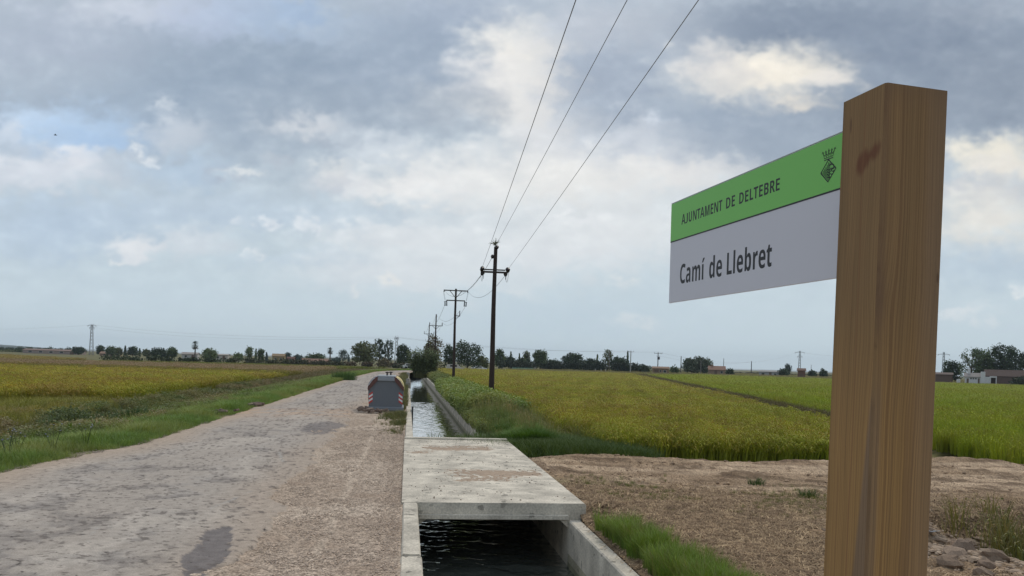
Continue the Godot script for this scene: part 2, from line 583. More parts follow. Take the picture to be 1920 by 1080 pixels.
func dirt_point(x: float, z: float) -> Array:
	var big := na.get_noise_2d(x * 26.0, z * 40.0 + 70.0)
	var mid := nb.get_noise_2d(x * 55.0, z * 130.0)
	var fine := nc.get_noise_2d(x * 300.0, z * 420.0)
	var y := dirt_height(x, z)
	var ruts := nb.get_noise_2d(x * 14.0 + 0.6 * z * 14.0, z * 160.0)
	y += 0.035 * mid + 0.035 * fine + 0.07 * ruts * soft(-13.0, -15.5, z)
	var c := Color(0.31, 0.218, 0.138).lerp(Color(0.48, 0.355, 0.24), soft(-0.2, 0.35, big + 0.5 * ruts))
	c = c.lerp(Color(0.11, 0.07, 0.042), 0.8 * soft(0.08, 0.4, mid + 0.6 * fine))
	# dead mown grass on the near half
	var straw := soft(-15.2, -12.6, z + 1.2 * big)
	c = c.lerp(Color(0.29, 0.195, 0.115), 0.7 * straw)
	var green := soft(0.05, 0.35, na.get_noise_2d(x * 34.0 + 300.0, z * 60.0)) * exp(-pow((z + 13.9) / 1.3, 2)) * soft(8.0, 4.0, x)
	c = c.lerp(Color(0.13, 0.15, 0.045), 0.7 * green)
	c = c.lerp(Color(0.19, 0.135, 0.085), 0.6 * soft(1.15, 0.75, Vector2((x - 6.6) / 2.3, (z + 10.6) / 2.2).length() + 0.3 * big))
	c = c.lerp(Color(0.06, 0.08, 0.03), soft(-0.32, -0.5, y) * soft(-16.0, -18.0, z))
	c = c * (1.4 + 0.6 * fine + 0.4 * nc.get_noise_2d(x * 900.0, z * 900.0))
	return [Vector3(x, y, z), c]

func left_point(x: float, s: float) -> Array:
	var w := cp(x + bend(s), s)
	var l := road_left(s)
	var big := na.get_noise_2d(w.x * 30.0, w.z * 30.0)
	var mid := nb.get_noise_2d(w.x * 80.0, w.z * 80.0)
	w.y = -0.03 - 0.22 * soft(l - 0.5, l - 3.0, x) - 0.3 * exp(-pow((x - l + 4.6) / 0.9, 2)) + 0.05 * mid - 0.1 * soft(l - 4.0, l - 7.0, x)
	var c := Color(0.10, 0.105, 0.045).lerp(Color(0.19, 0.15, 0.085), soft(-0.1, 0.4, big + 0.3 * mid))
	c = c.lerp(Color(0.33, 0.26, 0.2), soft(l - 0.5, l + 0.2, x + 0.4 * mid))
	c = c.lerp(Color(0.24, 0.165, 0.11), 0.75 * soft(26.0, 34.0, s) * soft(0.8, 0.3, absf(x - l + 4.6 + 0.6 * big)))
	return [w, c]

func bank_point(x: float, s: float) -> Array:
	var w := cp(x, s)
	var big := na.get_noise_2d(w.x * 30.0, w.z * 30.0)
	var mid := nb.get_noise_2d(w.x * 80.0, w.z * 80.0)
	w.y = -0.26 - 0.2 * soft(3.2, 5.3, x) + 0.22 * exp(-pow((x - 3.6) / 0.6, 2)) + 0.05 * mid
	return [w, Color(0.075, 0.10, 0.03).lerp(Color(0.15, 0.13, 0.06), soft(0.0, 0.5, big))]

# ---------------------------------------------------------------- plants
func tuft(count: int, radius: float, height: float, width: float, lean: float, droop: float, base: Color, tip: Color, g: RandomNumberGenerator, ears := 0, ear := Color.WHITE, parts := 3) -> Builder:
	var b := Builder.new()
	for i in count:
		var a := g.randf() * TAU
		var r := radius * sqrt(g.randf())
		var at := Vector3(cos(a) * r, 0, sin(a) * r)
		var d := a + g.randf_range(-0.9, 0.9)
		var h := height * g.randf_range(0.6, 1.1)
		b.col = base.lerp(tip, g.randf())
		b.blade(at, Vector3(cos(d), 0, sin(d)) * lean * h * g.randf_range(0.4, 1.2), h * (1.0 + droop), width * g.randf_range(0.7, 1.2), droop, parts)
	for i in ears:
		var a := g.randf() * TAU
		var r := radius * 1.25 * sqrt(g.randf())
		var at := Vector3(cos(a) * r, height * g.randf_range(0.5, 0.95), sin(a) * r)
		b.col = ear * g.randf_range(0.8, 1.15)
		b.blade(at, Vector3(cos(a), 0, sin(a)) * 0.13, height * 0.24, width * 1.7, 1.25, 3)
	return b

func leaf(b: Builder, at: Vector3, size: float, g: RandomNumberGenerator, up := 0.0) -> void:
	var d := Vector3(g.randfn(), g.randfn() + up, g.randfn()).normalized()
	var e := d.cross(Vector3(g.randfn(), g.randfn(), g.randfn())).normalized()
	var p := d * size * 0.62
	var q := e * size * 0.36
	b.tri(at - p, at + q, at + p)
	b.tri(at - p, at + p, at - q)

func lobe(b: Builder, at: Vector3, r: Vector3, count: int, size: float, base: Color, g: RandomNumberGenerator, up := 0.0) -> void:
	var tone := g.randf_range(0.8, 1.22)
	for i in count:
		var d := Vector3(g.randfn(), g.randfn(), g.randfn()).normalized() * pow(g.randf(), 0.38) * (1.0 + 0.12 * g.randfn())
		var k := tone * g.randf_range(0.7, 1.35)
		b.col = Color(base.r * k * g.randf_range(0.9, 1.15), base.g * k, base.b * k)
		leaf(b, at + d * r, size * g.randf_range(0.6, 1.3), g, up)

var leaf_tones := {}

func plant_tree(kind: String, at: Vector3, h: float, w: float, tone: String, label: String) -> void:
	var g := RandomNumberGenerator.new()
	g.seed = int(absf(at.x) * 131.0 + absf(at.z) * 17.0) + 5
	var base: Color = leaf_tones[tone]
	var size := clampf(0.0019 * absf(at.z), 0.2, 0.62)
	var crown := Builder.new()
	var trunk := Builder.new()
	trunk.col = Color(0.11, 0.085, 0.065)
	var called := "tree"
	var cat := "tree"
	var r := w / 2
	if kind == "round" or kind == "airy":
		called = "broadleaf_tree"
		var airy := kind == "airy"
		var t0 := h * 0.2
		trunk.tube([Vector3.ZERO, Vector3(0.05 * r, t0, 0), Vector3(0, h * 0.55, 0.05 * r)], [0.035 * h, 0.027 * h, 0.012 * h], 6)
		var k := 12 if airy else 13
		for i in k:
			var f := (i + 0.5) / k
			var y := lerpf(0.2, 0.9, f)
			var reach := r * 0.68 * sqrt(maxf(0.05, 1.0 - pow(absf(y - 0.48) / 0.5, 2.2)))
			var a := i * 2.4 + g.randf()
			var c := Vector3(cos(a) * reach, h * y, sin(a) * reach)
			var s := g.randf_range(0.26, 0.4) * (0.75 if airy else 1.0)
			lobe(crown, c, Vector3(r * s * 1.5, h * s * 0.48, r * s * 1.5), int((46 if airy else 95) * clampf(w * h / 34.0, 0.8, 2.8)), size * (0.9 if airy else 1.0), base, g)
			trunk.tube([Vector3(0, h * lerpf(0.18, 0.5, f), 0), c], [0.014 * h, 0.004 * h], 4, false)
		if not airy:
			lobe(crown, Vector3(0, h * 0.5, 0), Vector3(r * 0.8, h * 0.38, r * 0.8), int(330 * clampf(w * h / 34.0, 0.8, 2.8)), size, base, g)
		# ragged outline: sprigs that stick out
		for i in 40:
			var a := g.randf() * TAU
			var e := g.randf_range(-0.3, 1.2)
			var c := Vector3(cos(a) * cos(e) * r, h * (0.5 + 0.47 * sin(e)), sin(a) * cos(e) * r)
			lobe(crown, c, Vector3.ONE * size * 1.6, 6, size * 0.8, base, g, 0.6)
	elif kind == "poplar":
		called = "columnar_tree"
		trunk.tube([Vector3.ZERO, Vector3(0, h * 0.9, 0)], [0.02 * h, 0.004 * h], 6)
		for i in 30:
			var f := (i + 0.5) / 30.0
			var y := lerpf(0.1, 0.97, f)
			var reach := r * 0.42 * (1.0 - pow(absf(f - 0.35) / 0.66, 2.0)) * g.randf()
			var a := i * 2.4
			var c := Vector3(cos(a) * reach, h * y, sin(a) * reach)
			var wide := maxf(r * 0.6 * (1.05 - f * 0.8) * g.randf_range(0.7, 1.2), 0.16)
			lobe(crown, c, Vector3(wide, h * 0.055, wide), int(20 * clampf(w * h / 14.0, 0.6, 2.5)), size * 0.8, base, g, 1.2)
	elif kind == "bush":
		called = "bush"
		cat = "bush"
		trunk.tube([Vector3.ZERO, Vector3(0, h * 0.6, 0)], [0.03 * h, 0.01 * h], 5)
		for i in 12:
			var a := i * 2.4
			var q := sqrt((i + 0.3) / 12.0) * r * 0.75
			var top := h * (0.62 - 0.2 * pow(q / r, 2.0)) * g.randf_range(0.85, 1.1)
			lobe(crown, Vector3(cos(a) * q, top * 0.75, sin(a) * q), Vector3(r * 0.42, top * 0.72, r * 0.42), int(85 * clampf(w * h / 25.0, 0.5, 2.5)), size, base, g)
	elif kind == "palm":
		called = "palm_tree"
		cat = "palm tree"
		trunk.tube([Vector3.ZERO, Vector3(0.1, h * 0.5, 0), Vector3(0, h * 0.8, 0)], [0.3, 0.24, 0.22], 7)
		var top := Vector3(0, h * 0.8, 0)
		for i in 64:
			var a := i * 2.4
			var e := lerpf(1.45, -1.2, i / 64.0)
			var d := Vector3(cos(a) * cos(e), sin(e), sin(a) * cos(e))
			var l := r * g.randf_range(0.75, 1.1)
			crown.col = base * g.randf_range(0.7, 1.3) if e > -0.6 else Color(0.11, 0.085, 0.05)
			var tip := top + d * l * 0.7
			crown.tube([top, tip], [0.03, 0.02], 3, false)
			for q in 7:
				var s2 := (q - 3) * 0.32
				var f := (d + Vector3(-d.z, 0.0, d.x).normalized() * s2).normalized() * l * 0.5
				var side := f.cross(Vector3.UP).normalized() * 0.1
				crown.tri(tip - side, tip + side, tip + f + Vector3(0, -0.12 * l, 0))
	elif kind == "cane":
		called = "cane_clump"
		cat = "reeds"
		for i in 620:
			var a := g.randf() * TAU
			var q := sqrt(g.randf()) * r * 0.62
			var foot := Vector3(cos(a) * q, 0, sin(a) * q)
			var hh := h * g.randf_range(0.55, 1.0) * (1.0 - 0.28 * q / r)
			var out := Vector3(cos(a), 0, sin(a)) * g.randf_range(0.1, 0.8) * r * 0.7 + Vector3(g.randfn(), 0, g.randfn()) * 0.15
			trunk.col = Color(0.12, 0.125, 0.05)
			trunk.blade(foot, out, hh, 0.05, 0.0, 4)
			for k in 9:
				var f := g.randf_range(0.25, 1.0)
				var p := foot + out * f * f + Vector3(0, hh * f, 0)
				var b := g.randf() * TAU
				crown.col = base * g.randf_range(0.65, 1.35)
				crown.blade(p, Vector3(cos(b), 0, sin(b)) * g.randf_range(0.4, 0.85), 0.35, 0.17, 1.3, 3)
	var o := thing(called, label, cat, at, 0.0)
	var m := paint("leaves", 0.75, 0.0, 1.0, false, Color(0.8, 0.85, 0.55))
	if trunk.v.size():
		put("stems" if kind == "cane" else "trunk", trunk.done(paint("bark", 0.95)), o)
	put("leaves" if kind == "cane" else "crown", crown.done(m), o)

func hedge(label: String, a: Vector3, b: Vector3, h: float, depth: float, base: Color, group := "") -> void:
	var g := RandomNumberGenerator.new()
	g.seed = int(absf(a.x) * 7 + absf(b.z) * 3)
	var m := Builder.new()
	var w := Builder.new()
	w.col = Color(0.1, 0.08, 0.055)
	var long := a.distance_to(b)
	var k := int(long / 1.7)
	var size := 0.5 if absf(a.z) > 150 else 0.25
	for i in k:
		var f := (i + g.randf()) / k
		var c := Vector3.ZERO.lerp(b - a, f) + Vector3(g.randf_range(-1, 1) * depth * 0.3, 0, g.randf_range(-1, 1) * depth * 0.3)
		var hh := h * (0.82 + 0.3 * na.get_noise_1d(f * long * 9.0) + g.randf_range(-0.08, 0.1))
		lobe(m, c + Vector3(0, hh * 0.5, 0), Vector3(1.7, hh * 0.52, depth * 0.5), int(120 * maxf(1.0, h / 2.0)), size, base * (1.0 + 0.35 * nb.get_noise_1d(f * long * 5.0)), g)
		w.bar(c, c + Vector3(0, hh * 0.6, 0), 0.08)
	var o := thing("hedge", label, "hedge", a, 0.0, group)
	put("stems", w.done(paint("bark", 0.95)), o).set_meta("kind", "stuff")
	put("foliage", m.done(paint("leaves")), o).set_meta("kind", "stuff")

func in_field(p: Vector2, poly: PackedVector2Array) -> bool:
	return Geometry2D.is_point_in_polygon(p, poly)

func field(called: String, label: String, poly: PackedVector2Array, top: float, tones: Array, kinds: Array, rings: Array, lane: float) -> void:
	# a block of standing crop: its closed canopy, and plants over it, thicker the nearer they are
	var g := RandomNumberGenerator.new()
	g.seed = called.hash() + int(poly[0].x * 10)
	var b := Builder.new()
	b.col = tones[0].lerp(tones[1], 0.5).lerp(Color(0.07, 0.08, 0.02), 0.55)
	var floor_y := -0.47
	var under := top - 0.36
	if Geometry2D.is_polygon_clockwise(poly):
		poly = poly.duplicate()
		poly.reverse()
	var inner: PackedVector2Array = Geometry2D.offset_polygon(poly, -1.3)[0]
	for i in inner.size():
		var p := inner[i]
		var q := inner[(i + 1) % inner.size()]
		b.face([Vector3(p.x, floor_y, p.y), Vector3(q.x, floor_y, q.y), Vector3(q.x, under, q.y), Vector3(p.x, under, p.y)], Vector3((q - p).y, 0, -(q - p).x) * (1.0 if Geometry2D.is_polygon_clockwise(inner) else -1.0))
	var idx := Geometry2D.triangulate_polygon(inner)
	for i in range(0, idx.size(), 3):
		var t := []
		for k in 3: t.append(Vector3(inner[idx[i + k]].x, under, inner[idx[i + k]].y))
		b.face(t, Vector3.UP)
	var o := Node3D.new()
	o.name = numbered(called)
	add_child(o)
	o.set_meta("kind", "stuff")
	o.set_meta("label", label)
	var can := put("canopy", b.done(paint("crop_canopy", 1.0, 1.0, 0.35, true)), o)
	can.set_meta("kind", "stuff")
	var box := Rect2(poly[0], Vector2.ZERO)
	for p in poly: box = box.expand(p)
	var near := 0.0
	var where := []
	var tint := []
	for m in kinds.size():
		where.append([])
		tint.append([])
	for r in rings:
		# r: from, to (metres from the eye), plants per square metre, size
		var lo := maxf(r[0], -box.end.y)
		var hi := minf(r[1], -box.position.y)
		if hi <= lo: continue
		var x0 := maxf(box.position.x, -0.75 * hi)
		var x1 := minf(box.end.x, 0.75 * hi)
		var n := int((hi - lo) * (x1 - x0) * r[2])
		for i in n:
			var p := Vector2(g.randf_range(x0, x1), -g.randf_range(lo, hi))
			if absf(p.x) > 0.72 * -p.y + 3.0 or not in_field(p + Vector2(nc.get_noise_2d(p.x * 120.0, p.y * 120.0), nc.get_noise_2d(p.x * 120.0 + 500.0, p.y * 120.0)) * 0.5, poly): continue
			var big := na.get_noise_2d(p.x * 9.0, p.y * 9.0)
			var mid := nb.get_noise_2d(p.x * 36.0, p.y * 36.0)
			var s: float = g.randf_range(0.85, 1.15)
			var k := g.randi() % kinds.size()
			var flat: float = r[3]
			var t := Basis(Vector3.UP, g.randf() * TAU).scaled(Vector3(s * flat, s * (1.0 + 0.10 * mid + 0.05 * big) * g.randf_range(0.84, 1.08), s * flat))
			where[k].append(Transform3D(t, Vector3(p.x, top - 0.75 + 0.05 * mid, p.y)))
			var c: Color = tones[0].lerp(tones[1], clampf(0.5 + 1.1 * big + 0.5 * mid, 0, 1))
			var row := sin(p.dot(Vector2(0.97, 0.12)) * TAU / lane) if lane > 0 else 0.0
			c = c.lerp(Color(0.19, 0.125, 0.05), 0.4 * soft(0.12, 0.42, mid + 0.5 * big))
			tint[k].append(c * g.randf_range(0.82, 1.18) * (1.0 + 0.08 * row))
	for m in kinds.size():
		if where[m].size():
			scatter("plants", kinds[m], where[m], tint[m], o)

func _ready() -> void:
	rng.seed = 4
	# camera: eye 2.1 m over the lane, level lens shifted up, the whole picture leaning 1.7 degrees
	var fr := frame_matrix()
	var cam := Camera3D.new()
	cam.name = "camera"
	cam.projection = Camera3D.PROJECTION_FRUSTUM
	cam.near = 0.1
	cam.far = 12000.0
	cam.size = 0.1 * 1080.0 / fr[0]
	cam.frustum_offset = Vector2(0, 0.1 * (fr[2] - 540.0) / fr[0])
	cam.position = Vector3(0, 2.1, 0)
	cam.rotation.z = fr[3]
	add_child(cam)
	cam.current = true
	# sky
	var env := Environment.new()
	env.background_mode = Environment.BG_SKY
	env.tonemap_mode = Environment.TONE_MAPPER_LINEAR
	env.tonemap_exposure = 1.08
	var pano := PanoramaSkyMaterial.new()
	pano.panorama = make_sky()
	pano.energy_multiplier = 1.0
	env.sky = Sky.new()
	env.sky.sky_material = pano
	env.sdfgi_enabled = true
	env.ssao_enabled = true
	env.ssil_enabled = true
	env.fog_enabled = true
	env.fog_density = 0.00014
	env.fog_light_color = Color(0.86, 0.92, 0.98)
	var we := WorldEnvironment.new()
	we.name = "world_environment"
	we.environment = env
	add_child(we)
	# the sun behind thin cloud, ahead and to the right
	var sun := DirectionalLight3D.new()
	sun.name = "sun"
	sun.light_energy = 0.42
	sun.light_color = Color(1.0, 0.955, 0.88)
	sun.light_angular_distance = 16.0
	sun.shadow_enabled = true
	sun.rotation_degrees = Vector3(-48, 180 - 28, 0)
	add_child(sun)

	fine_normal = noise_map(noise(5, 0.04, 5), true, 5.0)
	var grey := noise(8, 0.03, 5)
	fine_mottle = noise_map(grey, false, 1.0, ramp([[0.0, Color(0.74, 0.74, 0.74)], [0.5, Color(0.9, 0.9, 0.9)], [1.0, Color(1, 1, 1)]]))
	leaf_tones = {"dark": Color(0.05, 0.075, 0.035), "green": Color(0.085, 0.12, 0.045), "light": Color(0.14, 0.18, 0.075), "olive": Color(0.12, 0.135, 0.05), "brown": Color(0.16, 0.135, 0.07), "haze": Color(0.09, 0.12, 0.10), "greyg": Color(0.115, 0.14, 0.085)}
	scratches = [[Vector2(-4.01, -11.19), Vector2(-3.95, -12.72), 0.05], [Vector2(-5.05, -18.1), Vector2(-4.49, -16.42), 0.06], [Vector2(-4.51, -8.93), Vector2(-4.86, -9.8), 0.04], [Vector2(-5.46, -9.52), Vector2(-5.2, -9.55), 0.03], [Vector2(-6.9, -15.2), Vector2(-6.4, -16.4), 0.05]]

	build_ground()
	build_canal()
	build_fields()
	build_verges()
	build_sign()
	build_bin()
	build_power_line()
	build_far()
	build_small()

func build_ground() -> void:
	# one sheet to the horizon, open only where the canal runs
	var m := StandardMaterial3D.new()
	m.resource_name = "earth"
	m.roughness = 1.0
	m.uv1_triplanar = true
	m.uv1_world_triplanar = true
	m.uv1_scale = Vector3.ONE * 0.021
	m.albedo_texture = noise_map(noise(14, 0.012, 5), false, 1.0, ramp([[0.0, Color(0.27, 0.28, 0.14)], [0.45, Color(0.36, 0.35, 0.17)], [0.7, Color(0.42, 0.39, 0.19)], [1.0, Color(0.35, 0.29, 0.18)]]))
	var b := Builder.new()
	var y := -0.48
	var far := 2600.0
	b.face([cp(-0.1, -far, y), cp(-0.1, 178, y), cp(-far, 178, y), cp(-far, -far, y)], Vector3.UP)
	b.face([cp(2.62, -far, y), cp(2.62, 178, y), cp(far, 178, y), cp(far, -far, y)], Vector3.UP)
	b.face([cp(-far, 178, y), cp(far, 178, y), cp(far, far, y), cp(-far, far, y)], Vector3.UP)
	structure("ground", b.done(m), "flat farmland reaching to the horizon")
	var speck := noise(51, 0.16, 3)
	var asphalt := skin("asphalt", blend_map([[speck, 128, 0.2], [noise(52, 0.02, 4), 128, 0.14], [ridges(53, 0.005), 220, -4.5, true]]), 0.27, 0.12)
	var gravel := skin("gravel", blend_map([[cells(54, 0.06), 128, 0.36], [cells(55, 0.13), 128, 0.3], [noise(56, 0.02, 4), 128, 0.26]]), 0.7, 0.25)
	var soil := skin("soil", blend_map([[noise(57, 0.05, 5), 128, 0.75], [cells(58, 0.09), 128, 0.25], [ridges(59, 0.012), 190, -0.9, true]]), 0.5, 1.2)
	# worn asphalt lane
	var rows := [-14.0, -8.0, -2.0, 3.0, 6.0]
	rows.append_array(steps(7.2, 62.0, 0.022, 0.00038))
	rows.append_array(even(63.5, 200.0, 1.5))
	var road := structure("road", grid(rows, even(-7.7, -0.9, 0.026), road_point, asphalt), "worn dusty asphalt lane beside the canal")
	road.name = "road"
	var cols := even(-2.9, -0.03, 0.02)
	var grows := [-14.0, -8.0, -2.0, 3.0, 6.0]
	grows.append_array(steps(7.2, 62.0, 0.022, 0.0005))
	grows.append_array(even(63.5, 172.0, 2.0))
	structure("gravel_shoulder", grid(grows, cols, gravel_point, gravel), "brown gravel shoulder between the asphalt and the canal wall")
	# bare soil right of the canal
	var zr := []
	for z in [-9.0, -4.0, 0.0, 4.0, 6.5]: zr.append(z)
	zr.append_array(steps(7.3, 24.0, 0.03, 0.00045))
	var zz := []
	for z in zr: zz.append(-z)
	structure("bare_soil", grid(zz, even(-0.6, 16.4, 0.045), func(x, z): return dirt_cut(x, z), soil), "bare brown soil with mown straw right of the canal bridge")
	var lr := even(-12.0, 8.0, 2.0)
	lr.append_array(steps(8.5, 70.0, 0.12, 0.0012))
	lr.append_array(even(72.0, 176.0, 3.0))
	structure("roadside_verge", grid(lr, even(-18.0, -5.7, 0.16), left_point, paint("verge_soil", 1.0, 1.0, 2.0)), "grassy strip of ground left of the lane")
	structure("canal_bank", grid(even(22.7, 176.0, 0.8), even(2.62, 6.4, 0.16), bank_point, paint("verge_soil", 1.0, 1.0, 2.0)), "grassy bank between the canal and the right rice field")
	# field track far right
	var t := Builder.new()
	t.col = Color(0.42, 0.39, 0.33)
	t.face([Vector3(112, -0.43, -236), Vector3(112, -0.43, -239), Vector3(170, -0.43, -213), Vector3(170, -0.43, -210)], Vector3.UP)
	structure("farm_track", t.done(paint("track", 1.0)), "pale farm track in front of the white house")
	# far blue ridge
	var hill := Builder.new()
	hill.col = Color(0.08, 0.1, 0.08)
	var last := []
	for i in 41:
		var f := i / 40.0
		var x := lerpf(-2500.0, -1245.0, f)
		var hgt := 52.0 * pow(1.0 - f, 0.8) * (1.0 + 0.16 * na.get_noise_1d(f * 300.0)) + 1.0
		var ring := []
		for k in 7:
			var q := k / 6.0
			ring.append(Vector3(x, -1.0 + hgt * sin(PI * q), -2100.0 - 400.0 * q))
		if last.size():
			for k in 6:
				hill.face([last[k], ring[k], ring[k + 1], last[k + 1]], Vector3.UP)
		last = ring
	structure("mountain_ridge", hill.done(paint("far_slope", 1.0)), "faint blue mountain ridge at the far left horizon")

func dirt_cut(x: float, z: float) -> Array:
	var p := dirt_point(x, z)
	var across := (x - 0.02) * cos(CANAL_TURN) - z * sin(CANAL_TURN)
	across = (x - 0.02) * cos(CANAL_TURN) + z * sin(CANAL_TURN) * -1.0
	if across < 2.66:
		# tucked against the wall, never over the water
		var q := cp(2.63, -x * sin(CANAL_TURN) - z * cos(CANAL_TURN))
		p[0] = Vector3(q.x, p[0].y - 0.02, q.z)
	return p

func build_canal() -> void:
	var con := concrete()
	# the two walls, cast in lengths, each length a piece
	for side in 2:
		var o := thing("canal_wall", ["pale concrete canal wall between the lane and the water", "weathered concrete canal wall on the field side of the water"][side], "wall", Vector3(0.02, 0, 0), CANAL_TURN, "canal walls")
		var cuts := [[-16, -6.01], [-6, 9.0], [9.012, 12.26], [22.3, 33.0], [33.012, 45.0], [45.012, 60.0], [60.012, 80.0], [80.012, 110.0], [110.012, 172.0]]
		if side == 1: cuts = [[-16, -6.01], [-6, 12.26], [22.3, 27.25], [27.55, 34.0], [34.02, 48.0], [48.02, 66.0], [66.02, 90.0], [90.02, 120.0], [120.02, 172.0]]
		for k in cuts.size():
			var a: float = cuts[k][0]
			var e: float = cuts[k][1]
			var b := Builder.new()
			var x0 := -0.03 if side == 0 else 2.45
			var x1 := 0.18 if side == 0 else 2.64
			var lift := (0.0 if side == 0 else -0.245) + (rng.randf_range(-0.012, 0.012) if k > 2 else 0.0)
			if side == 0 and k == 1: x0 -= 0.012; x1 += 0.012; lift = -0.02
			var b_ := 0.018
			wall_run(b, x0, x1, -1.4, lift, a, e, b_)
			put("wall_length", b.done(con), o)
	# water
	var mw := StandardMaterial3D.new()
	mw.resource_name = "canal_water"
	mw.albedo_color = Color(0.27, 0.29, 0.27)
	mw.roughness = 0.04
	mw.metallic_specular = 0.8
	mw.clearcoat_enabled = true
	mw.clearcoat = 1.0
	mw.clearcoat_roughness = 0.05
	var wr := even(-16.0, 6.0, 1.0)
	wr.append_array(even(6.3, 30.0, 0.045))
	wr.append_array(even(30.1, 60.0, 0.1))
	wr.append_array(even(60.5, 176.0, 0.5))
	structure("water", grid(wr, even(0.1, 2.52, 0.04), water_point, mw), "dark rippled water of the irrigation canal")
	# canal bed end
	var e2 := Builder.new()
	e2.box(Vector3(1.1, -0.7, -173.0), Vector3(2.6, 1.42, 1.6), 0.03)
	var cul := thing("culvert_headwall", "concrete culvert end where the canal passes under the lane", "culvert", Vector3(0.02, 0, 0), CANAL_TURN)
	put("headwall", e2.done(con), cul)
	# bridge slab: flat deck on haunches
	for k in 2:
		var s0 := 12.27 if k == 0 else -5.9
		var s1 := 22.28 if k == 0 else 4.2
		var o := thing("bridge_slab", ["long pale concrete slab bridging the canal, stained with brown soil", "concrete slab over the canal under the wooden signpost"][k], "bridge", Vector3(0.02, 0, 0), CANAL_TURN, "slab bridges over the canal")
		var prof := [Vector2(-0.06, 0.0), Vector2(2.6, 0.0), Vector2(2.62, -0.02), Vector2(2.62, -0.17), Vector2(2.34, -0.17), Vector2(2.08, -0.36), Vector2(2.08, -0.95), Vector2(2.06, -0.3), Vector2(1.9, -0.235), Vector2(0.36, -0.235), Vector2(0.18, -0.3), Vector2(0.17, -0.95), Vector2(-0.06, -0.95)]
		prof = [Vector2(-0.05, 0.004), Vector2(2.69, 0.004), Vector2(2.715, -0.02), Vector2(2.715, -0.225), Vector2(2.69, -0.245), Vector2(2.65, -0.25), Vector2(2.65, -1.4), Vector2(2.455, -1.4), Vector2(2.455, -0.37), Vector2(2.31, -0.24), Vector2(0.33, -0.235), Vector2(0.185, -0.35), Vector2(0.185, -1.3), Vector2(-0.05, -1.3)]
		var b := Builder.new()
		extrude(b, prof, s0, s1)
		put("deck", b.done(con), o)
		var r := Builder.new()
		r.box(Vector3(1.32, -0.2, -(s0 - 0.03)), Vector3(2.24, 0.072, 0.07), 0.008)
		put("edge_beam", r.done(con), o)
		if k == 0:
			var r2 := Builder.new()
			r2.box(Vector3(1.32, 0.02, -(s1 - 0.12)), Vector3(2.74, 0.05, 0.24), 0.012)
			put("end_kerb", r2.done(con), o)
			# soil dragged over the deck
			var dirt := grid(even(12.9, 21.4, 0.035), even(0.0, 2.55, 0.03), deck_soil, paint("deck_soil", 1.0, 1.0, 5.0))
			var ds := put("soil_stain", dirt, o)
			ds.position.y = 0.0
			ds.set_meta("kind", "stuff")
			var peb := Builder.new()
			peb.ball(Vector3.ZERO, Vector3(0.012, 0.008, 0.012), 0.3, rng, 3, 5)
			var wh := []
			var ti := []
			for i in 1100:
				var p := Vector3(rng.randf_range(0.02, 2.55), 0.008, -rng.randf_range(12.5, 21.5))
				if rng.randf() > 0.25 + 0.7 * soft(-0.1, 0.4, na.get_noise_2d(p.x * 60.0, p.z * 60.0)): continue
				wh.append(Transform3D(Basis(Vector3.UP, rng.randf() * TAU).scaled(Vector3.ONE * (0.3 + 1.0 * pow(rng.randf(), 3.0))), p))
				ti.append(Color(0.2, 0.15, 0.11) * rng.randf_range(0.6, 1.6))
			scatter("soil_crumbs", peb.done(paint("stone", 1.0)), wh, ti, o)

func deck_soil(x: float, s: float) -> Array:
	var band := 0.9 * exp(-pow((s - 20.0) / 0.6, 2)) * soft(0.15, 0.6, x) * soft(2.3, 1.8, x) + 0.85 * exp(-pow((s - 15.6) / 0.5, 2)) * soft(0.4, 1.0, x) + 0.7 * exp(-pow((s - 14.7) / 0.35, 2)) * soft(0.6, 1.1, x) * soft(2.2, 1.6, x) + 0.6 * exp(-pow((s - 18.9) / 0.3, 2)) * soft(0.9, 0.3, x)
	var n := 0.7 * nb.get_noise_2d(x * 60.0, s * 160.0) + 0.9 * nc.get_noise_2d(x * 700.0, s * 700.0)
	var y := 0.004 + 0.014 * (band * (0.75 + 1.1 * n) + 0.12 * n - 0.36)
	return [Vector3(x, clampf(y, -0.006, 0.011), -s), Color(0.36, 0.27, 0.195) * (1.0 + 0.4 * n)]

func wall_run(b: Builder, x0: float, x1: float, y0: float, y1: float, s0: float, s1: float, r: float) -> void:
	extrude(b, [Vector2(x0, y1 - r), Vector2(x0 + r, y1), Vector2(x1 - r, y1), Vector2(x1, y1 - r), Vector2(x1, -0.73), Vector2(x1, -0.85), Vector2(x1, y0), Vector2(x0, y0), Vector2(x0, -0.86), Vector2(x0, -0.74)], s0, s1, true)

func extrude(b: Builder, prof: Array, s0: float, s1: float, tide := false) -> void:
	var mid := Vector2.ZERO
	for p in prof: mid += p / prof.size()
	var poly := PackedVector2Array(prof)
	var cw := Geometry2D.is_polygon_clockwise(poly)
	for i in prof.size():
		var p: Vector2 = prof[i]
		var q: Vector2 = prof[(i + 1) % prof.size()]
		var d := q - p
		if tide:
			b.col = Color(0.40, 0.42, 0.33) if (p.y + q.y) / 2 < -0.84 else (Color(0.66, 0.66, 0.58) if (p.y + q.y) / 2 < -0.72 and absf(p.x - q.x) < 0.1 else Color(1, 1, 1))
		var out := Vector3(d.y, -d.x, 0) * (-1.0 if cw else 1.0)
		b.face([Vector3(p.x, p.y, -s0), Vector3(q.x, q.y, -s0), Vector3(q.x, q.y, -s1), Vector3(p.x, p.y, -s1)], out)
	var idx := Geometry2D.triangulate_polygon(poly)
	for i in range(0, idx.size(), 3):
		for e in [[-s0, 1], [-s1, -1]]:
			var t := []
			for k in 3: t.append(Vector3(poly[idx[i + k]].x, poly[idx[i + k]].y, e[0]))
			b.face(t, Vector3(0, 0, e[1]))

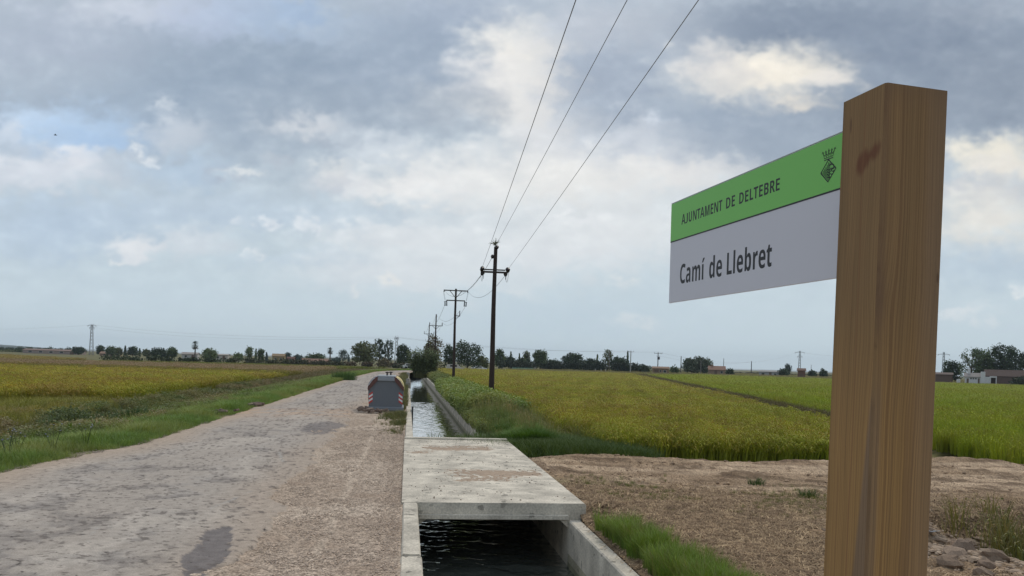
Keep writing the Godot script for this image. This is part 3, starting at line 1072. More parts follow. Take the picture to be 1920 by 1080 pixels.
func concrete() -> StandardMaterial3D:
	var m := StandardMaterial3D.new()
	m.resource_name = "concrete"
	m.vertex_color_use_as_albedo = true
	m.albedo_color = Color(0.915, 0.875, 0.80)
	m.roughness = 0.93
	m.uv1_triplanar = true
	m.uv1_world_triplanar = true
	m.uv1_scale = Vector3(0.23, 0.23, 0.23)
	m.albedo_texture = blend_map([[noise(41, 0.006, 6), 128, 0.26], [noise(42, 0.1, 4), 128, 0.22], [ridges(44, 0.004), 236, -2.5, true], [cells(45, 0.06), 238, -4.0, true]])
	m.normal_enabled = true
	m.normal_texture = noise_map(noise(43, 0.06, 5), true, 3.0, null, 1024)
	m.normal_scale = 0.22
	return m

func water_point(x: float, s: float) -> Array:
	var w := cp(x, s, -0.94)
	var y := 0.015 * na.get_noise_2d(w.x * 140.0, w.z * 240.0) + 0.006 * nb.get_noise_2d(w.x * 420.0, w.z * 600.0)
	w.y += y * (1.5 if s < 22.0 else 0.8)
	return [w, Color.WHITE]

func build_fields() -> void:
	var g := RandomNumberGenerator.new()
	g.seed = 77
	var m := paint("crop_leaves", 0.8, 0.0, 1.0, false, Color(0.7, 0.7, 0.35))
	var rice := []
	for i in 3:
		rice.append(tuft(17, 0.17, 0.78, 0.026, 0.5, 0.34, Color(0.6, 0.7, 0.55), Color(1.0, 1.05, 0.9), g, 13, Color(1.22, 0.95, 1.2)).done(m))
	var lush := []
	for i in 3:
		lush.append(tuft(18, 0.16, 0.78, 0.024, 0.34, 0.2, Color(0.7, 0.8, 0.7), Color(1.0, 1.0, 1.0), g, 3, Color(1.25, 1.05, 0.75)).done(m))
	var rings := [[16.0, 27.0, 44.0, 1.0], [27.0, 36.0, 28.0, 1.0], [36.0, 60.0, 13.0, 1.5], [60.0, 110.0, 5.0, 2.3], [110.0, 210.0, 1.6, 3.6], [210.0, 420.0, 0.25, 6.0]]
	var yellow := [Color(0.30, 0.33, 0.026), Color(0.40, 0.365, 0.04)]
	var gold := [Color(0.32, 0.335, 0.025), Color(0.43, 0.355, 0.042)]
	var green := [Color(0.27, 0.335, 0.02), Color(0.35, 0.37, 0.028)]
	# right of the canal: the yellowing paddy, then the green one past the dike
	var pr := PackedVector2Array([Vector2(2.7, -22.9), Vector2(4.8, -21.6), Vector2(8.3, -21.6), Vector2(11.6, -23.2), Vector2(dike_x(-30) - 0.9, -30), Vector2(dike_x(-44) - 1.1, -44), Vector2(dike_x(-202) - 1.9, -202), Vector2(34, -212), Vector2(-18.5, -200), Vector2(-12.5, -150), Vector2(-3.6, -72), Vector2(0.6, -38), Vector2(1.5, -30)])
	field("rice_field", "yellowing rice field right of the canal, ending at the bare soil", pr, 0.35, yellow, rice, rings, 2.4)
	var pg := PackedVector2Array([Vector2(13.4, -21.8), Vector2(40, -17.5), Vector2(150, -200), Vector2(60, -262), Vector2(38, -210), Vector2(dike_x(-202) + 1.9, -202), Vector2(dike_x(-44) + 1.2, -44), Vector2(dike_x(-30) + 1.0, -30)])
	field("rice_field", "bright green rice field beyond the narrow dike, right of the yellowing one", pg, 0.38, green, lush, rings, 3.1)
	var pf := PackedVector2Array([Vector2(38, -222), Vector2(58, -268), Vector2(145, -212), Vector2(330, -420), Vector2(60, -420), Vector2(-4, -255), Vector2(-8, -216)])
	field("rice_field", "far dull green field strip before the right tree line", pf, 0.3, [Color(0.15, 0.16, 0.03), Color(0.2, 0.185, 0.04)], rice, [[200.0, 430.0, 0.3, 6.0]], 0.0)
	# left of the lane
	var pl := PackedVector2Array([Vector2(-40, -31.5), Vector2(-22.7, -37.2), Vector2(-18.6, -39.6), Vector2(-21.0, -58), Vector2(-25.2, -92), Vector2(-60, -88), Vector2(-120, -80), Vector2(-75, -25)])
	field("rice_field", "golden rice field left of the lane, nearest on that side", pl, 0.33, gold, rice, rings, 2.0)
	var pl2 := PackedVector2Array([Vector2(-25.6, -94), Vector2(-27, -106), Vector2(-70, -101), Vector2(-150, -92), Vector2(-120, -82), Vector2(-60, -90)])
	field("rice_field", "narrow greener rice strip behind the golden left field", pl2, 0.3, [Color(0.19, 0.20, 0.022), Color(0.25, 0.21, 0.03)], rice, rings, 2.0)
	var pb := PackedVector2Array([Vector2(-28, -109), Vector2(-33, -150), Vector2(-38, -178), Vector2(-90, -150), Vector2(-190, -130), Vector2(-150, -94), Vector2(-70, -104)])
	field("fallow_field", "reddish brown weedy fallow strip across the left fields", pb, 0.2, [Color(0.28, 0.215, 0.105), Color(0.34, 0.26, 0.14)], rice, rings, 0.0)
	var pl3 := PackedVector2Array([Vector2(-90, -156), Vector2(-97, -188), Vector2(-240, -330), Vector2(-330, -330), Vector2(-190, -136)])
	field("rice_field", "pale yellow rice field at the far left before the farm building", pl3, 0.3, [Color(0.30, 0.26, 0.06), Color(0.33, 0.26, 0.06)], rice, [[130.0, 340.0, 0.8, 5.0]], 0.0)
	var pl4 := PackedVector2Array([Vector2(-39, -182), Vector2(-33, -226), Vector2(-46, -220), Vector2(-72, -207), Vector2(-90, -190), Vector2(-86, -156)])
	field("rice_field", "thin green strip of field in front of the left hedge", pl4, 0.1, [Color(0.16, 0.19, 0.025), Color(0.2, 0.2, 0.03)], lush, rings, 0.0)

func patch(n: int, pick: Callable, kinds: Array, called: String, label: String, tall := 1.0) -> void:
	# grass nobody could count: pick(generator) gives [place, size, tint] or nothing
	var g := RandomNumberGenerator.new()
	g.seed = label.hash()
	var o := Node3D.new()
	o.name = numbered(called)
	add_child(o)
	tag(o, label, "", "", "stuff")
	var wh := []
	var ti := []
	for k in kinds: wh.append([]); ti.append([])
	for i in n:
		var p: Array = pick.call(g)
		if p.is_empty(): continue
		var k: int = g.randi() % kinds.size()
		var s: float = p[1] * g.randf_range(0.7, 1.25)
		wh[k].append(Transform3D(Basis(Vector3.UP, g.randf() * TAU).scaled(Vector3(s, minf(s, 1.15) * tall, s)), p[0]))
		ti[k].append(p[2] * g.randf_range(0.75, 1.25))
	for k in kinds.size():
		if wh[k].size(): scatter("blades", kinds[k], wh[k], ti[k], o)

func build_verges() -> void:
	var g := RandomNumberGenerator.new()
	g.seed = 91
	var m := paint("crop_leaves")
	var grass := []
	for i in 3: grass.append(tuft(22, 0.14, 0.34, 0.014, 0.6, 0.2, Color(0.7, 0.8, 0.7), Color(1.1, 1.05, 1.0), g).done(m))
	var fine_grass := []
	for i in 3: fine_grass.append(tuft(26, 0.09, 0.34, 0.008, 0.55, 0.25, Color(0.65, 0.75, 0.6), Color(1.15, 1.05, 1.0), g).done(m))
	var tall := []
	for i in 3: tall.append(tuft(16, 0.16, 0.75, 0.018, 0.4, 0.12, Color(0.7, 0.75, 0.7), Color(1.1, 1.05, 1.0), g, 4, Color(1.3, 1.05, 0.9)).done(m))
	var weeds := []
	for i in 3:
		var b := Builder.new()
		for k in 9:
			var a := g.randf() * TAU
			var out := Vector3(cos(a), 0, sin(a)) * g.randf_range(0.05, 0.3)
			var hh := g.randf_range(0.3, 0.7)
			b.col = Color(0.8, 0.75, 0.6)
			b.blade(Vector3.ZERO, out, hh, 0.012, 0.0, 3)
			for q in 15:
				var f := g.randf_range(0.2, 1.0)
				b.col = Color.WHITE * g.randf_range(0.75, 1.2)
				leaf(b, out * f * f + Vector3(0, hh * f, 0) + Vector3(g.randfn(), g.randfn(), g.randfn()) * 0.05, 0.055, g)
		weeds.append(b.done(m))
	var lush := Color(0.22, 0.32, 0.09)
	var dry := Color(0.33, 0.26, 0.15)
	var olive := Color(0.24, 0.24, 0.07)
	# the green strip along the left edge of the lane
	var strip := func(r: RandomNumberGenerator, s0: float, s1: float, x0: float, x1: float, size: float, tint: Color, other: Color, bare: float) -> Array:
		var s := s0 * pow(s1 / s0, r.randf())
		var l := road_left(s)
		var x := l + r.randf_range(x0, x1)
		var w := cp(x + bend(s), s)
		var q := nb.get_noise_2d(w.x * 40.0, w.z * 40.0)
		if q < bare: return []
		w.y = left_point(x, s)[0].y - 0.02
		return [w, size * (0.8 + 0.5 * q) * (1.0 + 0.005 * s) * (0.55 + 0.45 * soft(x1 + 0.0, x1 - 0.7, x - l)), tint.lerp(other, clampf(0.35 + 1.6 * na.get_noise_2d(w.x * 30.0, w.z * 30.0), 0, 1))]
	patch(15000, func(r): return strip.call(r, 9.5, 60.0, -3.4, 0.12, 1.0, lush, Color(0.33, 0.35, 0.13), -0.35), grass, "verge_grass", "green grass along the left edge of the asphalt lane")
	patch(9000, func(r): return strip.call(r, 55.0, 185.0, -3.6, 0.15, 1.5, lush, olive, -0.4), grass, "verge_grass", "green grass along the far left edge of the lane, toward the bend")
	patch(6000, func(r): return strip.call(r, 9.5, 50.0, -9.5, -2.6, 0.9, olive, dry, -0.1), tall, "verge_weeds", "tall olive and dry grasses between the lane verge and the golden field", 0.48)
	patch(6000, func(r): return strip.call(r, 10.0, 42.0, -12.5, -6.0, 1.0, Color(0.27, 0.27, 0.045), Color(0.34, 0.29, 0.08), -0.5), tall, "wild_rice_strip", "rough yellow green growth before the golden left field", 0.52)
	patch(5000, func(r): return strip.call(r, 12.0, 80.0, -7.0, -1.2, 1.0, Color(0.17, 0.21, 0.08), Color(0.33, 0.27, 0.16), 0.05), weeds, "verge_weeds", "leafy weeds and dead stalks in the ditch left of the lane", 0.6)
	patch(5000, func(r): return strip.call(r, 60.0, 180.0, -16.0, -3.4, 1.5, Color(0.14, 0.13, 0.055), Color(0.23, 0.165, 0.1), -0.3), tall, "verge_weeds", "dry brown grasses beside the far left verge", 0.4)
	# canal bank, right
	var bank := func(r: RandomNumberGenerator, s0: float, s1: float, x0: float, x1: float, size: float, tint: Color, other: Color) -> Array:
		var s := s0 * pow(s1 / s0, r.randf())
		var x := r.randf_range(x0, x1)
		var w := cp(x, s)
		w.y = bank_point(x, s)[0].y - 0.02
		var lump := nb.get_noise_2d(w.x * 55.0, w.z * 55.0)
		if lump < -0.22: return []
		return [w, size * (0.8 + 1.1 * lump), tint.lerp(other, clampf(0.4 + 1.5 * na.get_noise_2d(w.x * 30.0, w.z * 30.0), 0, 1))]
	patch(9000, func(r): return bank.call(r, 22.8, 40.0, 2.78, 5.6, 1.25, Color(0.10, 0.19, 0.035), Color(0.2, 0.31, 0.075)), grass, "bank_grass", "lush green grass on the canal bank at the foot of the nearest pole")
	patch(3200, func(r):
		var z: float = -31.0 * pow(200.0 / 31.0, r.randf())
		var x: float = dike_x(z) + r.randfn() * 0.25 * (1.0 - z * 0.006)
		return [Vector3(x, -0.46, z), 1.1 + absf(z) * 0.012, Color(0.10, 0.085, 0.035).lerp(Color(0.16, 0.125, 0.06), r.randf())], tall, "dike_grass", "dark brownish grass along the narrow dike between the two right rice fields", 0.95)
	patch(1500, func(r):
		var s: float = 27.0 * pow(70.0 / 27.0, r.randf())
		if nb.get_noise_2d(s * 40.0, 7.0) < -0.05: return []
		return [cp(2.42 + 0.25 * r.randf(), s, -0.42 + 0.15 * r.randf()), 0.75, Color(0.2, 0.27, 0.08).lerp(Color(0.33, 0.33, 0.13), r.randf())], weeds, "wall_weeds", "weeds hanging over the top of the right canal wall", 0.9)
	patch(520, func(r): return bank.call(r, 23.5, 37.0, 2.5, 5.6, 0.9, Color(0.16, 0.2, 0.06), Color(0.33, 0.28, 0.14)), tall, "bank_weeds", "taller pale stalks standing out of the bank grass near the bridge", 1.1)
	patch(4200, func(r):
		var t: float = r.randf()
		var p := Vector2(-0.15, -23.3).lerp(Vector2(3.1, -21.2), pow(t, 1.2)) + Vector2(r.randfn(), r.randfn()) * lerpf(0.9, 0.3, t)
		if (p.x - 0.02) * cos(CANAL_TURN) - p.y * sin(CANAL_TURN) * -1.0 < 2.5 and p.y < -22.2: p.x += 0.6
		return [Vector3(p.x, -0.3, p.y), lerpf(1.35, 0.9, t), Color(0.065, 0.115, 0.03).lerp(Color(0.12, 0.165, 0.045), r.randf())], grass, "bank_grass", "dark green grass tongue between the bare soil and the rice edge")
	patch(5200, func(r): return bank.call(r, 35.0, 66.0, 2.4, 5.2, 1.6, Color(0.23, 0.32, 0.10), Color(0.36, 0.38, 0.13)), weeds, "bank_weeds", "bushy yellow green weeds overhanging the right canal wall", 1.25)
	patch(2600, func(r): return bank.call(r, 38.0, 46.0, 3.2, 5.4, 1.3, Color(0.085, 0.115, 0.03), Color(0.16, 0.15, 0.05)), tall, "bank_reeds", "tall reedy grass around the foot of the nearest pole")
	patch(5200, func(r): return bank.call(r, 64.0, 165.0, 2.9, 5.6, 1.9, Color(0.16, 0.21, 0.07), Color(0.27, 0.26, 0.1)), weeds, "bank_weeds", "far bushy weeds along the right canal wall")
	# grass at the near right corner of the canal wall
	patch(2600, func(r):
		var s: float = r.randf_range(7.0, 11.5)
		var x: float = 2.74 + 0.08 * (11.5 - s) * r.randf() + absf(r.randfn()) * lerpf(0.30, 0.14, (s - 7.0) / 5.0)
		if nb.get_noise_2d(x * 130.0, s * 130.0) < -0.12: return []
		return [cp(x, s, -0.23 + 0.16 * soft(2.75, 3.5, x)), lerpf(0.95, 0.6, r.randf()) * exp(-pow((x - 2.7) / 1.1, 2)), Color(0.15, 0.26, 0.03).lerp(Color(0.27, 0.34, 0.07), r.randf()) if r.randf() > 0.12 else Color(0.3, 0.25, 0.13)], fine_grass, "bank_grass", "bright green grass tuft strip against the near canal wall")
	# thin weeds on the gravel at the left wall
	patch(900, func(r):
		var s: float = r.randf_range(23.5, 37.0)
		var x: float = -0.08 - absf(r.randfn()) * 0.32
		return [cp(x, s, -0.02), 0.55 * soft(0.2, -0.5, nb.get_noise_2d(x * 50, s * 30)) + 0.15, Color(0.09, 0.12, 0.035).lerp(dry, r.randf() * 0.7)], grass, "shoulder_grass", "sparse weeds on the gravel beside the container and the canal wall")
	patch(1500, func(r):
		var s: float = r.randf_range(37.0, 120.0)
		return [cp(-0.1 - absf(r.randfn()) * 0.3, s, -0.02), 1.1, Color(0.08, 0.105, 0.035).lerp(dry, r.randf() * 0.7)], grass, "shoulder_grass", "weeds along the canal wall behind the container")
	# rice and weeds in the low corner at the right
	patch(460, func(r):
		var p := Vector2(8.5 + r.randfn() * 0.85, -11.3 + r.randfn() * 0.8)
		if p.x < 6.95 + 0.25 * (p.y + 11.4): return []
		return [Vector3(p.x, dirt_height(p.x, p.y) - 0.05, p.y), 0.9, Color(0.15, 0.165, 0.05).lerp(Color(0.27, 0.21, 0.09), r.randf())], tall, "corner_weeds", "rough green plants in the low corner at the bottom right", 0.72)
	# dry grass and green flecks on the dirt
	var st := Builder.new()
	st.col = Color.WHITE
	for k in 7:
		var a := k * 0.9
		var d := Vector3(cos(a), 0, sin(a))
		var p := Vector3(g.randfn(), 0, g.randfn()) * 0.08
		st.blade(p - d * 0.08, d * 0.2, 0.05 + 0.07 * g.randf(), 0.012, 0.9, 2)
	var sm := st.done(paint("straw", 0.95))
	patch(26000, func(r):
		var x: float = r.randf_range(1.0, 9.5)
		var z: float = -r.randf_range(7.2, 15.6)
		if (x - 0.02) * cos(CANAL_TURN) + z * -sin(CANAL_TURN) < 2.75 and z > -22: return []
		if Vector2((x - 6.6) / 2.3, (z + 10.6) / 2.2).length() + 0.5 * na.get_noise_2d(x * 70, z * 70) < 1.0: return []
		if r.randf() > soft(-15.8, -12.2, z + na.get_noise_2d(x * 60, z * 60)): return []
		return [Vector3(x, dirt_height(x, z) + 0.005, z), 1.0, Color(0.72, 0.52, 0.31).lerp(Color(0.16, 0.10, 0.055), sqrt(r.randf()))], [sm], "straw_litter", "dead mown grass lying on the soil right of the canal")
	patch(1100, func(r):
		var x: float = r.randf_range(1.2, 5.6)
		var z: float = -14.0 + r.randfn() * 0.75
		if (x - 0.02) * cos(CANAL_TURN) + z * -sin(CANAL_TURN) < 2.8: return []
		if na.get_noise_2d(x * 34.0 + 300.0, z * 60.0) < 0.0: return []
		return [Vector3(x, dirt_height(x, z), z), 0.22, Color(0.12, 0.18, 0.03).lerp(Color(0.2, 0.18, 0.06), r.randf())], grass, "soil_grass", "short green shoots scattered on the bare soil")
	# loose stones of the gravel
	var stone := Builder.new()
	stone.col = Color.WHITE
	stone.ball(Vector3.ZERO, Vector3(0.010, 0.005, 0.009), 0.25, g, 3, 5)
	patch(26000, func(r):
		var s: float = 7.4 * pow(26.0 / 7.4, r.randf())
		var x: float = r.randf_range(-2.3, -0.06)
		if x < asphalt_edge(s) + 0.2 + 0.3 * na.get_noise_2d(x * 80, s * 80): return []
		return [cp(x, s, -0.012), 0.5 + 1.1 * r.randf() * r.randf() + 0.02 * s, Color(0.56, 0.45, 0.355).lerp(Color(0.36, 0.28, 0.22), r.randf())], [stone.done(paint("stone", 1.0))], "loose_gravel", "loose stones on the shoulder beside the canal wall")
	patch(5000, func(r):
		var s: float = 7.6 * pow(30.0 / 7.6, r.randf())
		var x: float = road_left(s) + r.randf_range(-0.35, 0.75) * r.randf()
		return [cp(x, s, 0.005), 0.6 + 1.3 * r.randf() * r.randf() + 0.02 * s, Color(0.40, 0.33, 0.27).lerp(Color(0.24, 0.2, 0.17), r.randf())], [stone.done(paint("stone", 1.0))], "loose_gravel", "loose stones along the left edge of the lane")
	var clod := Builder.new()
	clod.ball(Vector3.ZERO, Vector3(0.03, 0.02, 0.03), 0.35, g, 4, 6)
	patch(5200, func(r):
		var x: float = r.randf_range(0.0, 15.0)
		var z: float = -r.randf_range(8.0, 20.6)
		if (x - 0.02) * cos(CANAL_TURN) + z * -sin(CANAL_TURN) < 2.75: return []
		return [Vector3(x, dirt_height(x, z), z), 0.25 + 1.3 * pow(r.randf(), 4.0), Color(0.42, 0.295, 0.19).lerp(Color(0.25, 0.17, 0.11), r.randf())], [clod.done(paint("stone", 1.0))], "soil_clods", "small clods on the bare soil")
	patch(2600, func(r):
		var p := Vector2(6.2 + r.randfn() * 0.75, -10.9 + r.randfn() * 0.9)
		return [Vector3(p.x, dirt_height(p.x, p.y) + 0.01, p.y), 0.4 + 2.0 * pow(r.randf(), 4.0), Color(0.47, 0.36, 0.26).lerp(Color(0.24, 0.165, 0.11), r.randf())], [clod.done(paint("stone", 1.0))], "rubble_crumbs", "stony crumbs around the rocks right of the signpost")

# ---------------------------------------------------------------- the signpost
func wood_image() -> ImageTexture:
	var w := 512
	var h := 1024
	var im := Image.create_empty(w, h, false, Image.FORMAT_RGB8)
	var deep := Color(0.13, 0.062, 0.025)
	for j in h:
		var y := 2.62 - float(j) / h     # metres above the ground, one metre in all
		var pale := Color(0.325, 0.187, 0.066).lerp(Color(0.243, 0.147, 0.063), soft(1.95, 2.25, y))
		for i in w:
			var right := i >= 256
			var u := float(i % 256) / 256.0
			var drift := 0.16 * na.get_noise_2d(y * 95.0 + (900.0 if right else 0.0), u * 20.0) + 0.05 * nb.get_noise_2d(y * 260.0, u * 80.0)
			drift += (0.16 * exp(-pow((y - 2.19) / 0.08, 2) - pow(u / 0.3, 2)) - 0.10 * exp(-pow((y - 2.24) / 0.07, 2) - pow((1.0 - u) / 0.3, 2))) if right else -0.14 * exp(-pow((y - 2.15) / 0.1, 2) - pow((1.0 - u) / 0.4, 2))
			var k := u + drift * (0.6 if right else 1.0)
			var dens := 21.0 if right else (9.0 + 9.0 * soft(0.1, 0.5, u))
			var ring := 0.5 + 0.5 * sin(TAU * (k * dens + 1.4 * na.get_noise_2d(k * 500.0, 3.0)))
			ring = pow(ring, 3.0) * (0.55 + 0.45 * nb.get_noise_2d(k * 900.0, y * 20.0 + 50.0) + 0.2)
			var pore := nc.get_noise_2d(u * 4200.0 + (700.0 if right else 0.0), y * 260.0)
			var band := na.get_noise_2d(k * 330.0 + (400.0 if right else 0.0), y * 16.0)
			var c := pale.lerp(deep, clampf((0.62 if right else 0.45) * ring, 0, 1))
			c = c * (1.0 + 0.2 * pore + 0.20 * band)
			if right:
				c = c.lerp(Color(0.21, 0.14, 0.09) * (1.0 + 0.15 * pore), 0.5 * soft(0.55, 0.9, u + 0.1 * band))
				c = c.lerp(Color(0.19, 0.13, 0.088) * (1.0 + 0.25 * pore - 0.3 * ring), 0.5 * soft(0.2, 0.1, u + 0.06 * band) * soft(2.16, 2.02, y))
				c = c.lerp(Color(0.13, 0.075, 0.04), 0.7 * exp(-pow((y - 2.2) / 0.05, 2) - pow((u - 0.02) / 0.12, 2)))
				c = c.lerp(Color(0.19, 0.11, 0.06), 0.5 * soft(0.16, 0.0, u) * soft(2.1, 2.2, y))
				c = c.lerp(Color(0.1, 0.055, 0.03), 0.8 * soft(1.0, 0.3, Vector2((u - 0.94) / 0.025, (y - 2.235) / 0.012).length()))
				c = c.lerp(Color(0.17, 0.095, 0.045), 0.6 * soft(0.06, 0.0, absf(u - 0.5 - 0.5 * band)) * soft(2.3, 1.9, y))
				c = c.lerp(Color(0.6, 0.42, 0.26), 0.7 * soft(1.0, 0.3, Vector2((u - 0.22) / 0.02, (y - 1.8) / 0.004).length()))
				c = c.lerp(Color(0.17, 0.10, 0.055), 0.4 * soft(2.46, 2.504, y + 0.02 * pore))
			else:
				var smear := soft(1.0, 0.2, Vector2((u - 0.74) / 0.5, (y - 2.405 - 0.035 * (u - 0.7)) / 0.017).length() + 1.1 * nb.get_noise_2d(u * 260.0, y * 420.0))
				c = c.lerp(Color(0.14, 0.048, 0.02), 0.85 * smear)
				c = c.lerp(Color(0.12, 0.06, 0.03), 0.7 * soft(1.0, 0.4, Vector2((u - 0.23) / 0.03, (y - 2.46) / 0.016).length()))
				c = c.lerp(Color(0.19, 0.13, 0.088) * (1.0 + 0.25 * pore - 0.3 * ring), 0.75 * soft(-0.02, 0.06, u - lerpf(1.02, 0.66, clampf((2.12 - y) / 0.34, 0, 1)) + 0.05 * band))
				c = c.lerp(Color(0.205, 0.095, 0.04), 0.55 * soft(0.03, 0.0, absf(u - 0.58 - 0.5 * drift)))
				c = c.lerp(Color(0.62, 0.45, 0.28), 0.35 * soft(0.012, 0.0, absf(u - 0.985)))
			im.set_pixel(i, j, Color(clampf(c.r, 0, 1), clampf(c.g, 0, 1), clampf(c.b, 0, 1)).linear_to_srgb())
	return ImageTexture.create_from_image(im)

func build_sign() -> void:
	var o := thing("name_sign", "square wooden signpost holding a green and white lane name panel", "sign", Vector3(0.5455, 0.004, -1.2095), -1.3319)
	var hx := 0.0487
	var hz := 0.0515
	var top := 2.5
	var wood := StandardMaterial3D.new()
	wood.resource_name = "pine"
	wood.albedo_texture = wood_image()
	wood.roughness = 0.82
	wood.normal_enabled = true
	var grain := noise(61, 0.02, 4)
	wood.normal_texture = noise_map(grain, true, 2.0)
	wood.normal_scale = 0.25
	# post with eased edges; the print of the grain follows each face
	var a := []
	a.resize(Mesh.ARRAY_MAX)
	var v := PackedVector3Array()
	var n := PackedVector3Array()
	var uv := PackedVector2Array()
	var ease := 0.003
	var ring := [Vector2(-hx + ease, hz), Vector2(hx - ease, hz), Vector2(hx, hz - ease), Vector2(hx, -hz + ease), Vector2(hx - ease, -hz), Vector2(-hx + ease, -hz), Vector2(-hx, -hz + ease), Vector2(-hx, hz - ease)]
	for i in 8:
		var p: Vector2 = ring[i]
		var q: Vector2 = ring[(i + 1) % 8]
		var nn := Vector3((q - p).y, 0, -(q - p).x).normalized()
		nn = nn if nn.dot(Vector3(p.x + q.x, 0, p.y + q.y)) > 0 else -nn
		var along_x := absf(nn.z) > 0.8
		var us := [0.0, 0.0]
		for e in 2:
			var r: Vector2 = p if e == 0 else q
			us[e] = (clampf((r.x + hx) / (2 * hx), 0.004, 0.996) if along_x else 1.0 + clampf((hz - r.y) / (2 * hz), 0.004, 0.996)) * 0.5
		if i % 2 == 1: us = [us[0], us[0] + 0.001]
		var y0 := 0.0
		var y1 := top
		var quad := [[p, y0, us[0]], [p, y1, us[0]], [q, y1, us[1]], [q, y0, us[1]]]
		var order := [0, 1, 2, 0, 2, 3]
		var t0 := Vector3(p.x, y0, p.y)
		if (Vector3(q.x, y1, q.y) - t0).cross(Vector3(p.x, y1, p.y) - t0).dot(nn) < 0: order = [0, 2, 1, 0, 3, 2]
		for k in order:
			var c: Array = quad[k]
			v.append(Vector3(c[0].x, c[1], c[0].y))
			n.append(nn)
			uv.append(Vector2(c[2], 2.62 - c[1]))
	for i in range(1, 7):
		for k in [0, i + 1, i]:
			v.append(Vector3(ring[k].x, top, ring[k].y))
			n.append(Vector3.UP)
			uv.append(Vector2(0.25 + ring[k].x * 3, 0.5 + ring[k].y))
	a[Mesh.ARRAY_VERTEX] = v
	a[Mesh.ARRAY_NORMAL] = n
	a[Mesh.ARRAY_TEX_UV] = uv
	var pm := ArrayMesh.new()
	pm.add_surface_from_arrays(Mesh.PRIMITIVE_TRIANGLES, a)
	pm.surface_set_material(0, wood)
	# the post leans a hair toward the field
	var lean := Transform3D(Basis(Vector3(0.9716, 0, 0.2366), deg_to_rad(-0.75)), Vector3.ZERO)
	lean.origin = Vector3(0, 2.42, 0) - lean.basis * Vector3(0, 2.42, 0)
	put("post", pm, o).transform = lean
	var foot := Builder.new()
	foot.col = Color(0.3, 0.3, 0.31)
	foot.box(Vector3(0, 0.006, 0), Vector3(0.2, 0.012, 0.2), 0.003)
	for s in [-1, 1]:
		foot.box(Vector3(s * (hx + 0.003), 0.08, 0), Vector3(0.006, 0.14, 0.09), 0.001)
	put("foot_bracket", foot.done(paint("galvanised", 0.5)), o).transform = lean
	# panel let into a slot of the post
	var x0 := -0.7588
	var x1 := -0.02
	var y0 := 2.2465
	var y1 := 2.4795
	var white := flat_paint("sign_white", Color(0.80, 0.80, 0.835), 0.45)
	var green := flat_paint("sign_green", Color(0.455, 0.76, 0.335), 0.45)
	var ink := flat_paint("sign_ink", Color(0.06, 0.06, 0.09), 0.5)
	var p0 := Builder.new()
	p0.box(Vector3((x0 + x1) / 2, (y0 + y1) / 2, 0), Vector3(x1 - x0, y1 - y0, 0.004), 0.0008)
	var panel := put("panel", p0.done(white), o)
	var split := 2.3905
	var gb := Builder.new()
	gb.box(Vector3((x0 + x1) / 2, (split + y1) / 2 - 0.0006, 0.0022), Vector3(x1 - x0 - 0.0016, y1 - split - 0.0018, 0.0008))
	put("green_band", gb.done(green), panel)
	var ln := Builder.new()
	ln.box(Vector3((x0 + x1) / 2, split - 0.0012, 0.0022), Vector3(x1 - x0 - 0.0016, 0.0026, 0.0008))
	put("dividing_line", ln.done(ink), panel)
	var edge := Builder.new()
	edge.box(Vector3((x0 + x1) / 2, y1 + 0.0006, 0), Vector3(x1 - x0, 0.0012, 0.0052))
	put("top_edge", edge.done(flat_paint("sign_edge", Color(0.72, 0.76, 0.74), 0.5)), panel)
	# lettering; x runs toward the post
	lettering(panel, "small_lettering", "A", -0.7004, -0.681, 2.4218, 0.0222, 0.0027, ink, 700)
	lettering(panel, "small_lettering", "J", -0.6805, -0.6685, 2.4216, 0.0222, 0.0027, ink, 700)
	lettering(panel, "small_lettering", "UNTAMENT", -0.6635, -0.5085, 2.4218, 0.0222, 0.0027, ink, 700)
	lettering(panel, "small_lettering", "DE", -0.4923, -0.4561, 2.4218, 0.0222, 0.0027, ink, 700)
	lettering(panel, "small_lettering", "DELTEBRE", -0.439, -0.2937, 2.4218, 0.0222, 0.0027, ink, 700)
	lettering(panel, "large_lettering", "Camí", -0.7013, -0.5808, 2.2866, 0.0438, 0.0021, ink, 700)
	lettering(panel, "large_lettering", "de", -0.559, -0.503, 2.2866, 0.0438, 0.0021, ink, 700)
	lettering(panel, "large_lettering", "Llebret", -0.4827, -0.3147, 2.2866, 0.0438, 0.0021, ink, 700)
	# emblem: a lozenge with waves and a bird's curve, an open crown above
	var em := Builder.new()
	var cx := -0.1493
	var cy := 2.4248
	var rx := 0.0205
	var ry := 0.0182
	var z := 0.0029
	var seg := func(p: Vector2, q: Vector2, t: float) -> void:
		var d := (q - p).normalized()
		var s := Vector2(-d.y, d.x) * t / 2
		em.face([Vector3(cx + p.x - s.x, cy + p.y - s.y, z), Vector3(cx + q.x - s.x, cy + q.y - s.y, z), Vector3(cx + q.x + s.x, cy + q.y + s.y, z), Vector3(cx + p.x + s.x, cy + p.y + s.y, z)], Vector3(0, 0, 1))
	var dia := [Vector2(0, ry), Vector2(rx, 0), Vector2(0, -ry), Vector2(-rx, 0)]
	for i in 4: seg.call(dia[i], dia[(i + 1) % 4], 0.002)
	# left half filled in bars
	for i in 7:
		var x := -rx * 0.86 + i * rx * 0.17
		var l := ry * (1.0 - absf(x) / rx) - 0.001
		seg.call(Vector2(x, -l * 0.9), Vector2(x + 0.0006, l * (0.5 + 0.06 * i)), 0.0017)
	for i in 4:
		var y := -0.011 + i * 0.0042
		var l := rx * (1.0 - absf(y) / ry) - 0.002
		var last := Vector2(-l * 0.3, y)
		for k in range(1, 9):
			var q := Vector2(lerpf(-l * 0.3, l, k / 8.0), y + 0.0012 * sin(k * 1.6))
			seg.call(last, q, 0.0014)
			last = q
